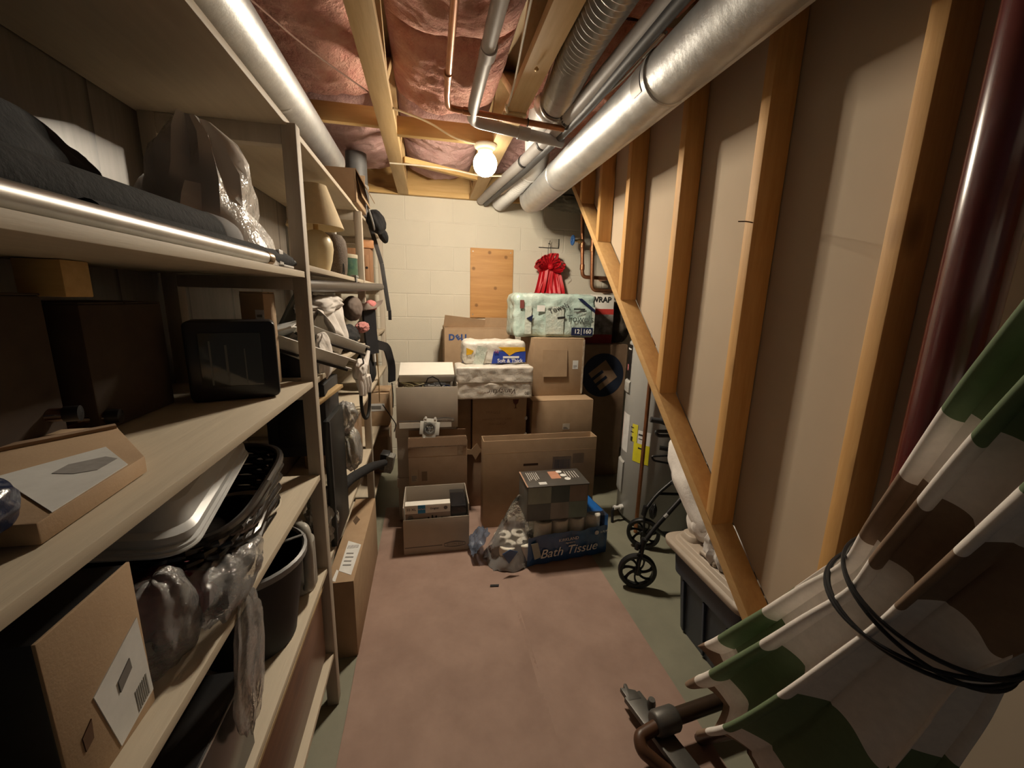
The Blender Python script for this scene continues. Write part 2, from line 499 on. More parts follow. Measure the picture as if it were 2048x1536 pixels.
# ------------------------------------------------------------------ ducts and pipes overhead
def ringed(pts, r, amp, pitch, n=28):
    """corrugated hose: (mesh)"""
    pts = bend(pts, .25, 10); L = [0]
    for a, b in zip(pts, pts[1:]): L.append(L[-1] + (b - a).length)
    k = int(L[-1] / pitch * 6); out = []; rr = []
    for i in range(k + 1):
        d = L[-1] * i / k; j = 0
        while j < len(L) - 2 and L[j + 1] < d: j += 1
        out.append(pts[j].lerp(pts[j + 1], (d - L[j]) / max(L[j + 1] - L[j], 1e-6)))
        rr.append(r + amp * math.sin(2 * PI * d / pitch))
    return MB().tube(out, rr, n, True)

d = thing('round_duct', 'silver round duct running over the left shelf top', 'duct', (-.54, 1.5, 2.27))
def duct_tube(x, z, y0, y1, r, dent=0):
    n = int((y1 - y0) / .03); pts = [(x, y0 + (y1 - y0) * i / n, z) for i in range(n + 1)]
    return MB().tube(pts, [r * (1 + dent * noise.noise(Vector((i * .9, 3, r)))) for i in range(n + 1)], 36)
duct_tube(-.545, 2.27, -.2, 2.78, .078).build('pipe', DUCT, d)
MB().bar((-.612, -.2, 2.215), (-.612, 2.7, 2.215), .014, .006).build('seam', DUCT, d)
MB().lathe([(.079, -.012), (.084, -.008), (.084, .008), (.079, .012)], (-.555, 1.9, 2.27), (0, 1, 0)).build('joint_ring', DUCT, d)
MB().lathe([(.001, 0), (.004, .001), (.004, .003), (.001, .004)], (-.50, 2.35, 2.212), (.4, 0, -1), 8).build('screw', STEEL, d)
d2 = thing('duct_elbow', 'dark grey duct elbow dropping behind the open carton on the top shelf', 'duct', (-.50, 2.9, 2.05))
MB().tube(bend([(-.44, 3.02, 2.40), (-.44, 3.02, 2.24), (-.43, 3.02, 1.99)], .1), .066, 24).build('pipe', M('dull_duct', (.17, .17, .17), rough=.55, metal=.3), d2)
MB().lathe([(.068, -.01), (.073, -.006), (.073, .006), (.068, .01)], (-.44, 3.02, 2.20)).build('joint_ring', DUCT, d2)

d = thing('round_duct', 'large silver round duct running along the top of the stair framing', 'duct', (.765, 2, 2.215))
duct_tube(.765, 2.215, -.1, 3.06, .085, .012).build('pipe', DUCT, d)
MB().tube(bend([(.765, 3.05, 2.215), (.765, 3.13, 2.215), (.765, 3.15, 2.30), (.765, 3.15, 2.45)], .08, 8), .0852, 36).build('elbow', DUCT, d)
MB().bar((.820, -.1, 2.150), (.820, 3.05, 2.150), .015, .008).build('seam', DUCT, d)
for yy in (1.35, 2.45):
    MB().lathe([(.0855, -.014), (.0895, -.009), (.0895, .009), (.0855, .014)], (.765, yy, 2.215), (0, 1, 0), 36).build('joint_ring', DUCT, d)
MB().lathe([(.0868, -.03), (.0868, .03)], (.765, 1.40, 2.215), (0, 1, 0), 24, a0=R(150), a1=R(330)).build('foil_patch', M('dull_foil', (.38, .36, .34), rough=.5, metal=.6), d)

d = thing('flexible_duct', 'silver ribbed flexible duct descending beside the right truss', 'duct', (.55, 1.5, 2.35))
ringed([(.525, .2, 2.36), (.525, 1.5, 2.355), (.56, 1.84, 2.352), (.605, 2.12, 2.41), (.62, 2.26, 2.50)], .066, .0065, .026).build('hose', FLEX, d)
MB().lathe([(.068, -.015), (.073, -.01), (.073, .01), (.068, .015)], (.576, 1.95, 2.365), (.15, 1, .15)).build('collar', FLEX, d)
d = thing('flexible_duct', 'cream ribbed flexible duct ending at the block wall beside the big silver duct', 'duct', (.62, 3.2, 2.3))
ringed([(.665, 2.80, 2.335), (.64, 3.15, 2.315), (.625, 3.68, 2.32)], .066, .0075, .032).build('hose', WHITEPL, d)
d = thing('duct_elbow', 'white smooth duct elbow feeding the cream ribbed duct', 'duct', (.66, 2.5, 2.4))
MB().tube(bend([(.62, 2.28, 2.52), (.625, 2.45, 2.42), (.68, 2.66, 2.34), (.668, 2.82, 2.335)], .12), .074, 28).build('pipe', WHITEPL, d)
MB().lathe([(.075, -.012), (.079, -.008), (.079, .008), (.075, .012)], (.67, 2.80, 2.336), (-.05, 1, 0)).build('joint_ring', WHITEPL, d)

d = thing('insulated_pipe', 'grey insulated pipe pair running from the block wall up beside the large duct', 'pipe', (.6, 2.2, 2.3))
MB().tube(bend([(.46, 3.70, 2.325), (.57, 2.6, 2.305), (.635, 1.9, 2.30), (.68, .9, 2.32), (.70, .1, 2.34)], .2), .034, 18).build('pipe', PVC, d)
MB().tube(bend([(.50, 3.70, 2.30), (.595, 2.6, 2.27), (.655, 1.8, 2.272), (.675, .3, 2.29)], .2), .019, 14).build('line', DGREY, d)
for yy, xx in ((1.93, .633), (2.25, .602), (2.55, .573)):
    MB().lathe([(.0345, -.012), (.037, -.009), (.037, .009), (.0345, .012)], (xx, yy, 2.303), (-.1, 1, 0)).build('band', BLACK, d)
for i, (r, dx, nm) in enumerate(((.006, .03, 'tan'), (.005, .048, 'tan'), (.004, .06, 'white'))):
    pts = []
    for k in range(40):
        y = 1.25 + k * .05
        pts.append((.66 + dx * .6 - .065 * (y - 1.25) + .010 * noise.noise(Vector((y * 3, i, 0))), y, 2.272 + .012 * noise.noise(Vector((i, y * 3, 5)))))
    tag(MB().tube(pts, r, 8).build('cable', M('cable_' + nm, *(((.5, .36, .26),) if nm == 'tan' else ((.7, .68, .62),)), rough=.5)),
        ['tan cable hugging the grey insulated pipe, inner strand', 'tan cable beside the big silver duct, outer strand', 'thin white cable strung along the big silver duct'][i], 'cable', 'cables along the insulated pipe')

d = thing('grey_pipe', 'grey plastic pipe running between the trusses then turning right over the lamp', 'pipe', (.2, 1.5, 2.3))
MB().tube(bend([(.212, .15, 2.30), (.205, 1.90, 2.30), (.212, 2.06, 2.295), (.66, 2.09, 2.258)], .05), .0245, 18).build('pipe', PVC, d)
for y in (.95, 1.52): MB().lathe([(.0245, -.03), (.0285, -.028), (.0285, .028), (.0245, .03)], (.209, y, 2.30), (0, 1, 0)).build('coupling', PVC, d)
MB().lathe([(.0245, -.03), (.0285, -.028), (.0285, .028), (.0245, .03)], (.46, 2.077, 2.274), (1, .06, -.08)).build('coupling', PVC, d)
d = thing('copper_pipe', 'thin copper pipe left of the grey pipe, turning right across the right truss', 'pipe', (.1, 1.5, 2.3))
MB().tube(bend([(.078, .15, 2.305), (.09, 1.86, 2.300), (.10, 1.955, 2.296), (.62, 1.955, 2.266)], .03), .0125, 14).build('pipe', COPPER, d)
MB().lathe([(.0125, -.018), (.0155, -.016), (.0155, .016), (.0125, .018)], (.087, 1.70, 2.30), (0, 1, 0)).build('coupling', COPPER, d)
MB().lathe([(.0125, -.018), (.0155, -.016), (.0155, .016), (.0125, .018)], (.18, 1.955, 2.2914), (1, 0, -.06)).build('coupling', COPPER, d)
MB().tube(arc((.45, 1.955, 2.2758), .016, 0, 2 * PI, (0, 1, 0), (0, 0, 1), 12) , .002, 6).build('wire_strap', BLACK, d)
tag(MB().tube(bend([(.27, .9, 2.36), (.31, 1.4, 2.335), (.345, 1.75, 2.325), (.36, 1.95, 2.33)], .1), .004, 8).build('cable', M('white_cable', (.7, .66, .56), rough=.5)),
    'white cable looping down beside the right truss to the junction box', 'cable')
tag(MB().tube(bend([(-.14, 2.12, 2.335), (.02, 2.25, 2.345), (.14, 2.34, 2.318), (.24, 2.40, 2.322), (.29, 2.42, 2.325)], .08), .005, 8).build('cable', M('tan_cable', (.62, .47, .26), rough=.5)),
    'tan cable draped across the yellow block to the lamp', 'cable')
tag(MB().tube(bend([(-.22, 2.88, 2.322), (.0, 2.86, 2.318), (.20, 2.90, 2.319), (.36, 2.98, 2.318), (.62, 2.90, 2.32)], .1), .005, 8).build('cable', M('cream_cable', (.72, .64, .5), rough=.5)),
    'cream cable stretched behind the bulb below the slanting pine strip', 'cable')
tag(MB().tube(bend([(-.55, 1.45, 2.36), (-.40, 1.75, 2.345), (-.225, 2.0, 2.335)], .1), .003, 6).build('cable', M('pink_cable', (.5, .3, .24), rough=.6)),
    'thin cable slung under the pink insulation near the silver duct', 'cable')
jb = thing('junction_box', 'cream junction box with ears on the right truss, above the lamp', 'electrical box', (.40, 1.99, 2.32))
MB().bx(.345, .455, 2.0, 2.06, 2.318, 2.33).build('cover_plate', M('cream_box', (.78, .66, .40), rough=.5), jb, bev=.003)
MB().bx(.36, .44, 2.005, 2.055, 2.306, 2.318).build('body', M('cream_box2', (.74, .62, .37), rough=.5), jb, bev=.004)
MB().bar((.345, 1.93, 2.324), (.365, 2.0, 2.324), .012, .01).build('bracket', M('cream_box3', (.78, .68, .44), rough=.5), jb, bev=.002)
tag(MB().lathe([(.001, 0), (.007, .002), (.008, .008), (.003, .014), (.001, .016)], (.40, 1.62, 2.312), (0, 0, 1), 12).build('wire_clamp', BRASSY),
    'small brass clamp under the right truss', 'clamp')

# lamp
lp = thing('ceiling_lamp', 'bare lit globe bulb in a porcelain holder under the yellow block', 'lamp', (.325, 2.43, 2.33))
PORC = M('porcelain', (.70, .62, .46), (.66, .58, .42), rough=.3)
MB().lathe([(.001, .0), (.062, .0), (.064, -.006), (.058, -.018), (.044, -.026), (.040, -.036), (.001, -.036)], (.325, 2.43, 2.33)).build('lamp_holder', PORC, lp)
bm_ = bpy.data.materials.new('lit_bulb'); bm_.use_nodes = True
nt = bm_.node_tree; nt.nodes.clear()
oo = nt.nodes.new('ShaderNodeOutputMaterial'); em = nt.nodes.new('ShaderNodeEmission')
em.inputs['Color'].default_value = (1, .90, .72, 1); em.inputs['Strength'].default_value = 14
nt.links.new(em.outputs[0], oo.inputs['Surface'])
BC = Vector((.325, 2.43, 2.232)); BR = .066
MB().lathe([(.001, -BR)] + [(BR * math.sin(a), -BR * math.cos(a)) for a in [PI * i / 16 for i in range(1, 14)]] + [(.026, .062), (.024, .07)], BC).build('bulb', bm_, lp)
L = bpy.data.lights.new('bulb_light', 'POINT'); L.energy = 285; L.color = (1, .86, .67); L.shadow_soft_size = .07
lo = bpy.data.objects.new('bulb_light', L); COL.objects.link(lo); lo.parent = lp; lo.location = BC - wloc(lp)
L.use_nodes = True
lt = L.node_tree; le = lt.nodes['Emission']
fo = lt.nodes.new('ShaderNodeLightFalloff'); fo.inputs['Strength'].default_value = 1.0; fo.inputs['Smooth'].default_value = .6
fm = lt.nodes.new('ShaderNodeMath'); fm.operation = 'MULTIPLY_ADD'; fm.inputs[1].default_value = 1.5
lt.links.new(fo.outputs['Quadratic'], fm.inputs[0]); lt.links.new(fo.outputs['Linear'], fm.inputs[2])
lt.links.new(fm.outputs[0], le.inputs['Strength'])

# dim even world fill, added to lift the shadows; no doorway is modelled
w = bpy.data.worlds.new('world'); scene.world = w; w.use_nodes = True
w.node_tree.nodes['Background'].inputs['Color'].default_value = (.84, .85, .88, 1)
w.node_tree.nodes['Background'].inputs['Strength'].default_value = .028
scene.view_settings.view_transform = 'Standard'
scene.view_settings.look = 'None'
scene.view_settings.exposure = .16
scene.view_settings.gamma = 1

# ================================================================== far wall fittings
pw = thing('plywood_panel', 'knotty plywood panel screwed to the cream block wall', 'panel', (.57, 3.745, 1.33))
PLY = wood('plywood', (.62, .345, .13), (.44, .215, .07), 'X', knots=(.16, .07, .025), scale=4.5, ks=4.3, kr=.085, flat=True)
pws = MB().bx(.377, .765, 3.732, 3.7505, 1.333, 1.940).build('sheet', PLY, pw, bev=.002)
for x in (.40, .74):
    for z in (1.36, 1.91):
        MB().lathe([(.001, .003), (.005, .0025), (.006, 0)], (x, 3.732, z), (0, -1, 0), 10).build('screw', STEEL, pws)
pp = thing('wall_plate', 'small pale plate with dark outline on the block wall above the red bow', 'plate', (1.10, 3.745, 1.97))
MB().bx(1.035, 1.190, 3.742, 3.749, 1.975, 2.055).build('plate', M('wall_plate', (.58, .53, .43), rough=.6), pp, bev=.001)
MB().bx(1.185, 1.191, 3.739, 3.743, 1.975, 2.055).build('edge', INK, pp)
MB().bx(1.0, 1.191, 3.739, 3.743, 1.972, 1.977).build('edge', INK, pp)
MB().tube(bend([(1.09, 3.745, 2.01), (1.09, 3.70, 2.01), (1.09, 3.69, 2.03)], .01), .003, 8).build('hook', BLACK, pp)

# red bow hanging on the wall
RED = M('red_ribbon', (.62, .012, .022), (.48, .008, .015), rough=.45, scale=18, bmp=.1)
bow = thing('ribbon_bow', 'big red ribbon bow hanging from a wire on the block wall', 'bow', (1.09, 3.66, 1.55))
random.seed(3)
for k in range(13):
    a = -.25 + k / 12 * (PI + .5); ln = random.uniform(.10, .165); wd = .058
    dx, dz = math.cos(a), math.sin(a) * .75
    dy = -.04 - .05 * random.random()
    base = Vector((1.09, 3.665, 1.80))
    def loop(u, v, a=a, ln=ln, dx=dx, dz=dz, dy=dy):
        t = u * 2 * PI
        out = (1 - math.cos(t)) / 2 * ln
        thick = math.sin(t) * .026
        c = base + Vector((dx * out - dz * thick, dy * out / ln * .5, dz * out + dx * thick))
        return c + Vector((0, -1, 0)).lerp(Vector((dz, -.6, -dx)), .4) * (v - .5) * wd
    MB().grid(loop, 18, 3).build('loop', RED, bow)
for k in range(7):
    x0 = 1.03 + k * .022; sp = (k - 3) * .016
    def tail(u, v, x0=x0, sp=sp, k=k):
        z = 1.80 - u * (.25 + .02 * (k % 3))
        x = x0 + sp * u * 1.2 + (v - .5) * .05
        return (x, 3.675 - .03 * math.sin(u * 3 + k) * u - .02 * abs(v - .5) - .012 * (k % 2), z)
    MB().grid(tail, 14, 4).build('tail', RED, bow)
MB().blob((1.09, 3.64, 1.80), (.028, .028, .026), 3, .1).build('knot', RED, bow)
MB().tube(bend([(1.075, 3.65, 1.80), (1.07, 3.68, 1.95), (1.085, 3.687, 2.022), (1.10, 3.68, 1.95), (1.10, 3.65, 1.80)], .03), .0022, 6).build('hanging_wire', BLACK, bow)
MB().tube(bend([(1.20, 3.66, 1.73), (1.255, 3.68, 1.76), (1.285, 3.68, 1.72), (1.25, 3.685, 1.69)], .03), .002, 6).build('loose_wire', STEEL, bow)

# copper supply pipes with blue valve
cp = thing('copper_pipe', 'copper pipe with the blue valve wheel, dropping down the block wall', 'pipe', (1.34, 3.55, 1.6))
MB().tube(bend([(1.318, 3.55, 2.45), (1.362, 3.55, 1.715), (1.62, 3.55, 1.712), (1.62, 3.755, 1.712)], .045), .0165, 16).build('pipe', COPPER, cp)
for z in (1.99, 1.80):
    MB().lathe([(.0165, -.025), (.021, -.022), (.021, .022), (.0165, .025)], (1.345 + (1.99 - z) * .06, 3.55, z)).build('coupling', COPPER, cp)
MB().lathe([(.022, 0), (.024, .01), (.018, .03), (.012, .034), (.010, .07)], (1.335, 3.55, 2.02), (-1, -.05, .0)).build('valve_body', BRASSY, cp)
BLUE = M('blue_enamel', (.06, .20, .55), (.04, .14, .42), rough=.4)
vw = MB()
vw.tube(arc((1.252, 3.546, 2.024), .036, 0, 2 * PI, (0, 1, 0), (0, 0, 1), 24), .0085, 10)
for k in range(5):
    a = 2 * PI * k / 5
    vw.tube([(1.252, 3.546, 2.024), (1.252, 3.546 + .036 * math.cos(a), 2.024 + .036 * math.sin(a))], .006, 8)
vw.lathe([(.001, -.012), (.012, -.012), (.012, .012), (.001, .012)], (1.252, 3.546, 2.024), (1, 0, 0), 12)
vw.build('valve_wheel', BLUE, cp)
cp = thing('copper_pipe', 'bare copper pipe right of the one with the valve, elbowing right lower down', 'pipe', (1.43, 3.47, 1.6))
MB().tube(bend([(1.385, 3.47, 2.45), (1.428, 3.47, 1.60), (1.66, 3.47, 1.598), (1.66, 3.755, 1.598)], .05), .0165, 16).build('pipe', COPPER, cp)
MB().lathe([(.0165, -.022), (.021, -.02), (.021, .02), (.0165, .022)], (1.41, 3.47, 1.95)).build('coupling', COPPER, cp)

# ================================================================== helpers for boxes
def carton(name, label, x0, x1, y0, y1, z0, z1, mat=CARD, group=None, flaps=True, tape=True, rot=0, cat='box'):
    t = thing(name, label, cat, ((x0 + x1) / 2, (y0 + y1) / 2, z0), group)
    MB().bx(x0, x1, y0, y1, z0, z1 - .003).build('body', mat, t, bev=.004)
    ym = (y0 + y1) / 2
    if flaps:
        MB().bx(x0 + .001, x1 - .001, y0 + .001, ym - .0015, z1 - .003, z1 + .0005).build('flap', mat, t, bev=.001)
        MB().bx(x0 + .001, x1 - .001, ym + .0015, y1 - .001, z1 - .003, z1 + .0005).build('flap', mat, t, bev=.001)
    if tape:
        mb = MB().bx(x0 - .0006, x1 + .0006, ym - .024, ym + .024, z1 + .0005, z1 + .0012)
        mb.bx(x0 - .0007, x0 - .0001, ym - .024, ym + .024, z1 - .06, z1 + .0012)
        mb.bx(x1 + .0001, x1 + .0007, ym - .024, ym + .024, z1 - .06, z1 + .0012)
        mb.build('tape', TAPE, t)
    t.rotation_euler.z = rot
    return t

def open_carton(name, label, x0, x1, y0, y1, z0, z1, mat=CARD, group=None, wall=.005, inner=None, front_drop=0, cat='box'):
    t = thing(name, label, cat, ((x0 + x1) / 2, (y0 + y1) / 2, z0), group)
    mb = MB()
    mb.bx(x0, x1, y0, y1, z0, z0 + wall)
    mb.bx(x0, x1, y0, y0 + wall, z0, z1 - front_drop)
    mb.bx(x0, x1, y1 - wall, y1, z0, z1)
    mb.bx(x0, x0 + wall, y0 + wall, y1 - wall, z0, z1)
    mb.bx(x1 - wall, x1, y0 + wall, y1 - wall, z0, z1)
    mb.build('body', mat, t, bev=.0012)
    return t

def sticker(parent, x0, x1, y, z0, z1, mat=PAPER, bars=0, lines=0, name='label'):
    """a label on a face that looks along -Y"""
    lb = MB().bx(x0, x1, y - .0012, y, z0, z1).build(name, mat, parent)
    mb = MB(); rnd = random.Random(int(x0 * 1000) + int(z0 * 777)); has = False
    if bars:
        x = x0 + (x1 - x0) * .12
        while x < x0 + (x1 - x0) * .88:
            w_ = rnd.uniform(.001, .004); mb.bx(x, x + w_, y - .0016, y - .0011, z0 + (z1 - z0) * .55, z0 + (z1 - z0) * .88); x += w_ + rnd.uniform(.001, .004); has = True
    for k in range(lines):
        zz = z0 + (z1 - z0) * (.12 + .38 * k / max(lines, 1)); e = rnd.uniform(.55, .88); has = True
        mb.bx(x0 + (x1 - x0) * .12, x0 + (x1 - x0) * e, y - .0016, y - .0011, zz, zz + .004)
    if has: mb.build('print', GREYINK, lb)

def banker_print(t, x0, x1, y, z0, z1, mat=GREYBOX):
    w_ = x1 - x0; h = z1 - z0
    zc = z0 + h * .17
    MB().bx(x0 + .006, x0 + w_ * .58, y - .0012, y - .0002, zc - .003, zc + .002).build('stripe_print', GREYINK, t)
    xa, xb = x0 + w_ * .61, x0 + w_ * .94
    def oval(s):
        n = 12; r_ = .021 * s; mx, rx = (xa + xb) / 2, (xb - xa) / 2 * (1 if s == 1 else .95)
        up = [(mx - rx + 2 * rx * i / n, zc + .008 * s + r_ * .6 * math.sin(PI * i / n)) for i in range(n + 1)]
        dn = [(mx + rx - 2 * rx * i / n, zc - .010 * s - r_ * .45 * math.sin(PI * i / n)) for i in range(n + 1)]
        return up + dn
    bd = MB().prism(oval(1), y - .0016, y - .0002, axis='Y').build('badge_print', GREYINK, t)
    MB().prism(oval(.55), y - .0022, y - .0014, axis='Y').build('badge_field', mat, bd)
    text(bd, 'BANKERS BOX', ((xa + xb) / 2, y - .0026, zc), .015, (1, 0, 0), (0, 0, 1), GREYINK)

# ================================================================== file boxes by the shelf
FX0, FX1, FY0, FY1 = -.212, .172, 2.62, 2.93
b3 = carton('file_box', 'grey file box with lid, bottom of the stack of three by the shelving', FX0, FX1, FY0, FY1, 0, .30, GREYBOX, 'grey and white file boxes', False, False)
MB().bx(FX0 - .006, FX1 + .006, FY0 - .006, FY1 + .006, .245, .312).build('lid', GREYBOX, b3, bev=.003)
b2 = carton('file_box', 'grey file box with lid, middle of the stack of three by the shelving', FX0, FX1, FY0, FY1, .312, .645, GREYBOX, 'grey and white file boxes', False, False)
MB().bx(FX0 - .008, FX1 + .004, FY0 - .006, FY1 + .006, .595, .662).build('lid', GREYBOX, b2, bev=.003)
b1 = open_carton('file_box', 'open whitish file box full of cables, topmost of the stack of three', FX0 + .005, FX1 + .012, FY0 - .02, FY1 - .02, .662, .955, GREYBOX, 'grey and white file boxes', front_drop=.018)
banker_print(b1, FX0 + .005, FX1 + .012, FY0 - .02, .662, .955)
MB().bx(FX0 + .02, FX1 - .03, FY0 - .022, FY0 - .0202, .664, .70).build('base_fold', WHITEBOX, b1)
lid = thing('box_lid', 'white file box lid set tilted across the back of the open cable box', 'lid', (-.02, 2.80, .95))
q = Euler((R(16), 0, 0)).to_matrix(); lc = Vector((-.012, 2.815, .998))
MB().box(lc + q @ Vector((0, 0, .025)), (.362, .20, .004), q).build('top', WHITEBOX, lid, bev=.0015)
mb = MB()
for dx in (-.179, .179): mb.box(lc + q @ Vector((dx, 0, 0)), (.004, .20, .052), q)
for dy in (-.098, .098): mb.box(lc + q @ Vector((0, dy, 0)), (.362, .004, .052), q)
mb.build('rim', WHITEBOX, lid, bev=.0015)
random.seed(11)
cabm = [BLACK, DGREY, NAVYINK, M('olive_cable', (.18, .15, .07), rough=.5), GREY]
clab = ['black looping cable sticking up out of the open file box, in front of the lid', 'dark grey cable coiled in the open file box', 'navy cable coiled at the right of the open file box', 'olive cable heaped at the left of the open file box', 'mid grey cable tangled along the open file box rim']
for k in range(5):
    cxk = (-.02, .07, .09, -.12, .02)[k]; pts = []
    for i in range(60):
        a = i * .42; rr_ = .035 + .012 * math.sin(i * .7 + k)
        pts.append((cxk + rr_ * 1.6 * math.cos(a + k) + .02 * math.sin(i * .13), 2.70 + .035 * math.sin(a * 1.1) - .0, .905 + .024 * math.sin(a * .6 + k * 2) + .012 * (k % 2)))
    if k == 0:
        pts += [(-.02, 2.655, .95), (-.005, 2.65, .985), (.025, 2.645, .995), (.06, 2.65, .975), (.075, 2.655, .94), (.09, 2.66, .91)]
    tag(MB().tube(pts, .0042, 6).build('cable', cabm[k]), clab[k], 'cable', 'cables in the open file box')

bx_ = open_carton('file_box', 'grey open file box on the floor in front, holding a white and blue package', -.160, .224, 2.213, 2.50, 0, .305, GREYBOX, 'grey and white file boxes', front_drop=.075)
banker_print(bx_, -.160, .224, 2.213, .0, .30)
MB().bx(-.152, .216, 2.4955, 2.499, .20, .303).build('rear_edge', CARD_IN, bx_)
hp = thing('ink_package', 'white and blue printed package standing in the open floor file box', 'package', (-.02, 2.25, .01))
MB().bx(-.148, .112, 2.225, 2.275, .008, .312).build('pack', M('package_grey', (.32, .26, .22), (.28, .225, .19), rough=.5), hp, bev=.002)
MB().bx(-.148, .112, 2.2225, 2.2755, .262, .315).build('white_band', WHITEBOX, hp, bev=.001)
MB().bx(-.075, -.032, 2.2215, 2.2230, .263, .314).build('blue_patch', M('cyan_blue', (.02, .27, .60), rough=.4), hp)
text(hp, '55 XL', (-.112, 2.2218, .289), .022, (1, 0, 0), (0, 0, 1), GREYINK)
text(hp, 'InkTank', (-.054, 2.2212, .289), .013, (1, 0, 0), (0, 0, 1), WHITEINK)
text(hp, 'Original', (.02, 2.2218, .289), .016, (1, 0, 0), (0, 0, 1), GREYINK)
MB().lathe([(.001, .0015), (.011, .0015), (.011, 0)], (.085, 2.2225, .289), (0, -1, 0), 16).build('badge', GREYINK, hp)
MB().lathe([(.001, .0015), (.017, .0015), (.017, 0)], (-.118, 2.225, .235), (0, -1, 0), 16).build('badge', GREYINK, hp)
mb = MB()
for i, h in enumerate((.02, .045, .03, .055, .035, .05, .028, .02, .04, .03)): mb.bx(-.03 + i * .011, -.021 + i * .011, 2.2238, 2.2252, .19, .19 + h)
mb.build('picture_print', INK, hp)
tag(MB().bx(.118, .21, 2.24, 2.46, .010, .285).build('black_case', M('gloss_black', (.02, .02, .022), rough=.12, spec=.7), bev=.004),
    'glossy black case standing right of the package in the floor file box', 'case')

bb = open_carton('open_carton', 'brown carton with taped open flaps, behind the floor file box', -.136, .238, 2.505, 2.608, .0, .60, CARD_D)
MB().box((.05, 2.50, .60), (.37, .0035, .055), (R(-8), 0, 0)).build('flap', CARD_D, bb)
MB().box((.05, 2.61, .62), (.37, .0035, .05), (R(6), 0, 0)).build('flap', CARD_D, bb)
MB().bx(-.137, .239, 2.5015, 2.5035, .562, .602).build('tape', CLEARTAPE, bb)
MB().bx(.175, .21, 2.5, 2.502, .50, .59).build('tape', CLEARTAPE, bb)
MB().bx(-.136, .238, 2.5025, 2.5045, .497, .500).build('fold_line', CARD_IN, bb)
sticker(bb, -.122, -.078, 2.5025, .33, .425, M('faded_label', (.36, .26, .17), rough=.6), 0, 5)
MB().bx(-.055, -.02, 2.5025, 2.504, .335, .40).build('stamp_print', M('stamp', (.19, .12, .07)), bb)

mf = thing('light_fitting', 'square white metal fitting with round socket on top of the brown carton', 'fitting', (0, 2.55, .595))
qm = Euler((R(-14), 0, R(0))) .to_matrix() @ Matrix.Rotation(R(6), 3, 'Y'); mc = Vector((0, 2.55, .675))
MB().box(mc, (.125, .012, .085), qm).box(mc, (.085, .012, .125), qm).build('plate', M('painted_steel', (.62, .62, .58), (.55, .55, .5), rough=.4), mf, bev=.003)
for dx, dz in ((-.03, .066), (.03, .066), (-.03, -.066), (.03, -.066)):
    MB().lathe([(.001, -.01), (.008, -.01), (.008, .01), (.001, .01)], mc + qm @ Vector((dx, 0, dz)), qm @ Vector((0, 1, 0)), 12).build('lug', WHITEPL, mf)
sk_ = MB().lathe([(.036, 0), (.036, .006), (.028, .006), (.026, .0), (.012, .0), (.010, .006), (.001, .006)], mc + qm @ Vector((0, -.006, 0)), qm @ Vector((0, -1, 0)), 24).build('socket', STEEL, mf)
for k in range(3):
    a = 2 * PI * k / 3 + .5
    MB().box(mc + qm @ Vector((.018 * math.cos(a), -.011, .018 * math.sin(a))), (.010, .006, .006), qm @ Matrix.Rotation(-a, 3, 'Y')).build('contact', GREY, sk_)
MB().bx(-.035, .035, 2.535, 2.60, .598, .612).build('foot', BLACK, mf)

# ================================================================== cartons in the middle
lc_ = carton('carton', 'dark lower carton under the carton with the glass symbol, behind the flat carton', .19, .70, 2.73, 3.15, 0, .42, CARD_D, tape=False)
c14 = carton('carton', 'brown carton with the wine glass symbol, under the white napkin pack', .295, .68, 2.715, 3.15, .421, .832, CARD)
text(c14, 'FRAGILE', (.44, 2.7142, .72), .028, (1, 0, 0), (0, 0, 1), CARD_D)
text(c14, 'HANDLE WITH CARE', (.47, 2.7142, .67), .022, (1, 0, 0), (0, 0, 1), CARD_D)
text(c14, 'THIS SIDE UP', (.47, 2.7142, .635), .022, (1, 0, 0), (0, 0, 1), CARD_D)
gl = MB(); gy = 2.7138; gx = .60
gl.prism([(gx - .022, .812), (gx + .022, .812), (gx + .016, .785), (gx + .003, .773), (gx + .003, .752), (gx + .014, .747), (gx - .014, .747), (gx - .003, .752), (gx - .003, .773), (gx - .016, .785)], gy - .0008, gy + .0008, axis='Y')
gl.build('glass_symbol', M('dark_red_ink', (.10, .03, .02)), c14)
for zz in (.67, .55): MB().blob((.678, 2.716, zz), (.010, .002, .014), int(zz * 9), .3).build('torn_patch', PAPER, c14)
side = carton('carton', 'narrow shaded carton filling the gap left of the glass symbol carton', .185, .288, 2.75, 3.1, .421, .83, CARD_D, tape=False)
fl = thing('carton_flap', 'torn star shaped cardboard flap poking out between the floor cartons', 'cardboard', (.29, 2.60, .46))
MB().prism([(.235, .50), (.275, .49), (.315, .535), (.345, .485), (.305, .415), (.285, .455), (.24, .46)], 2.612, 2.616, axis='Y').build('flap', CARD, fl)
MB().bar((.28, 2.616, .48), (.28, 2.73, .41), .05, .004).build('hinge_strip', CARD, fl)

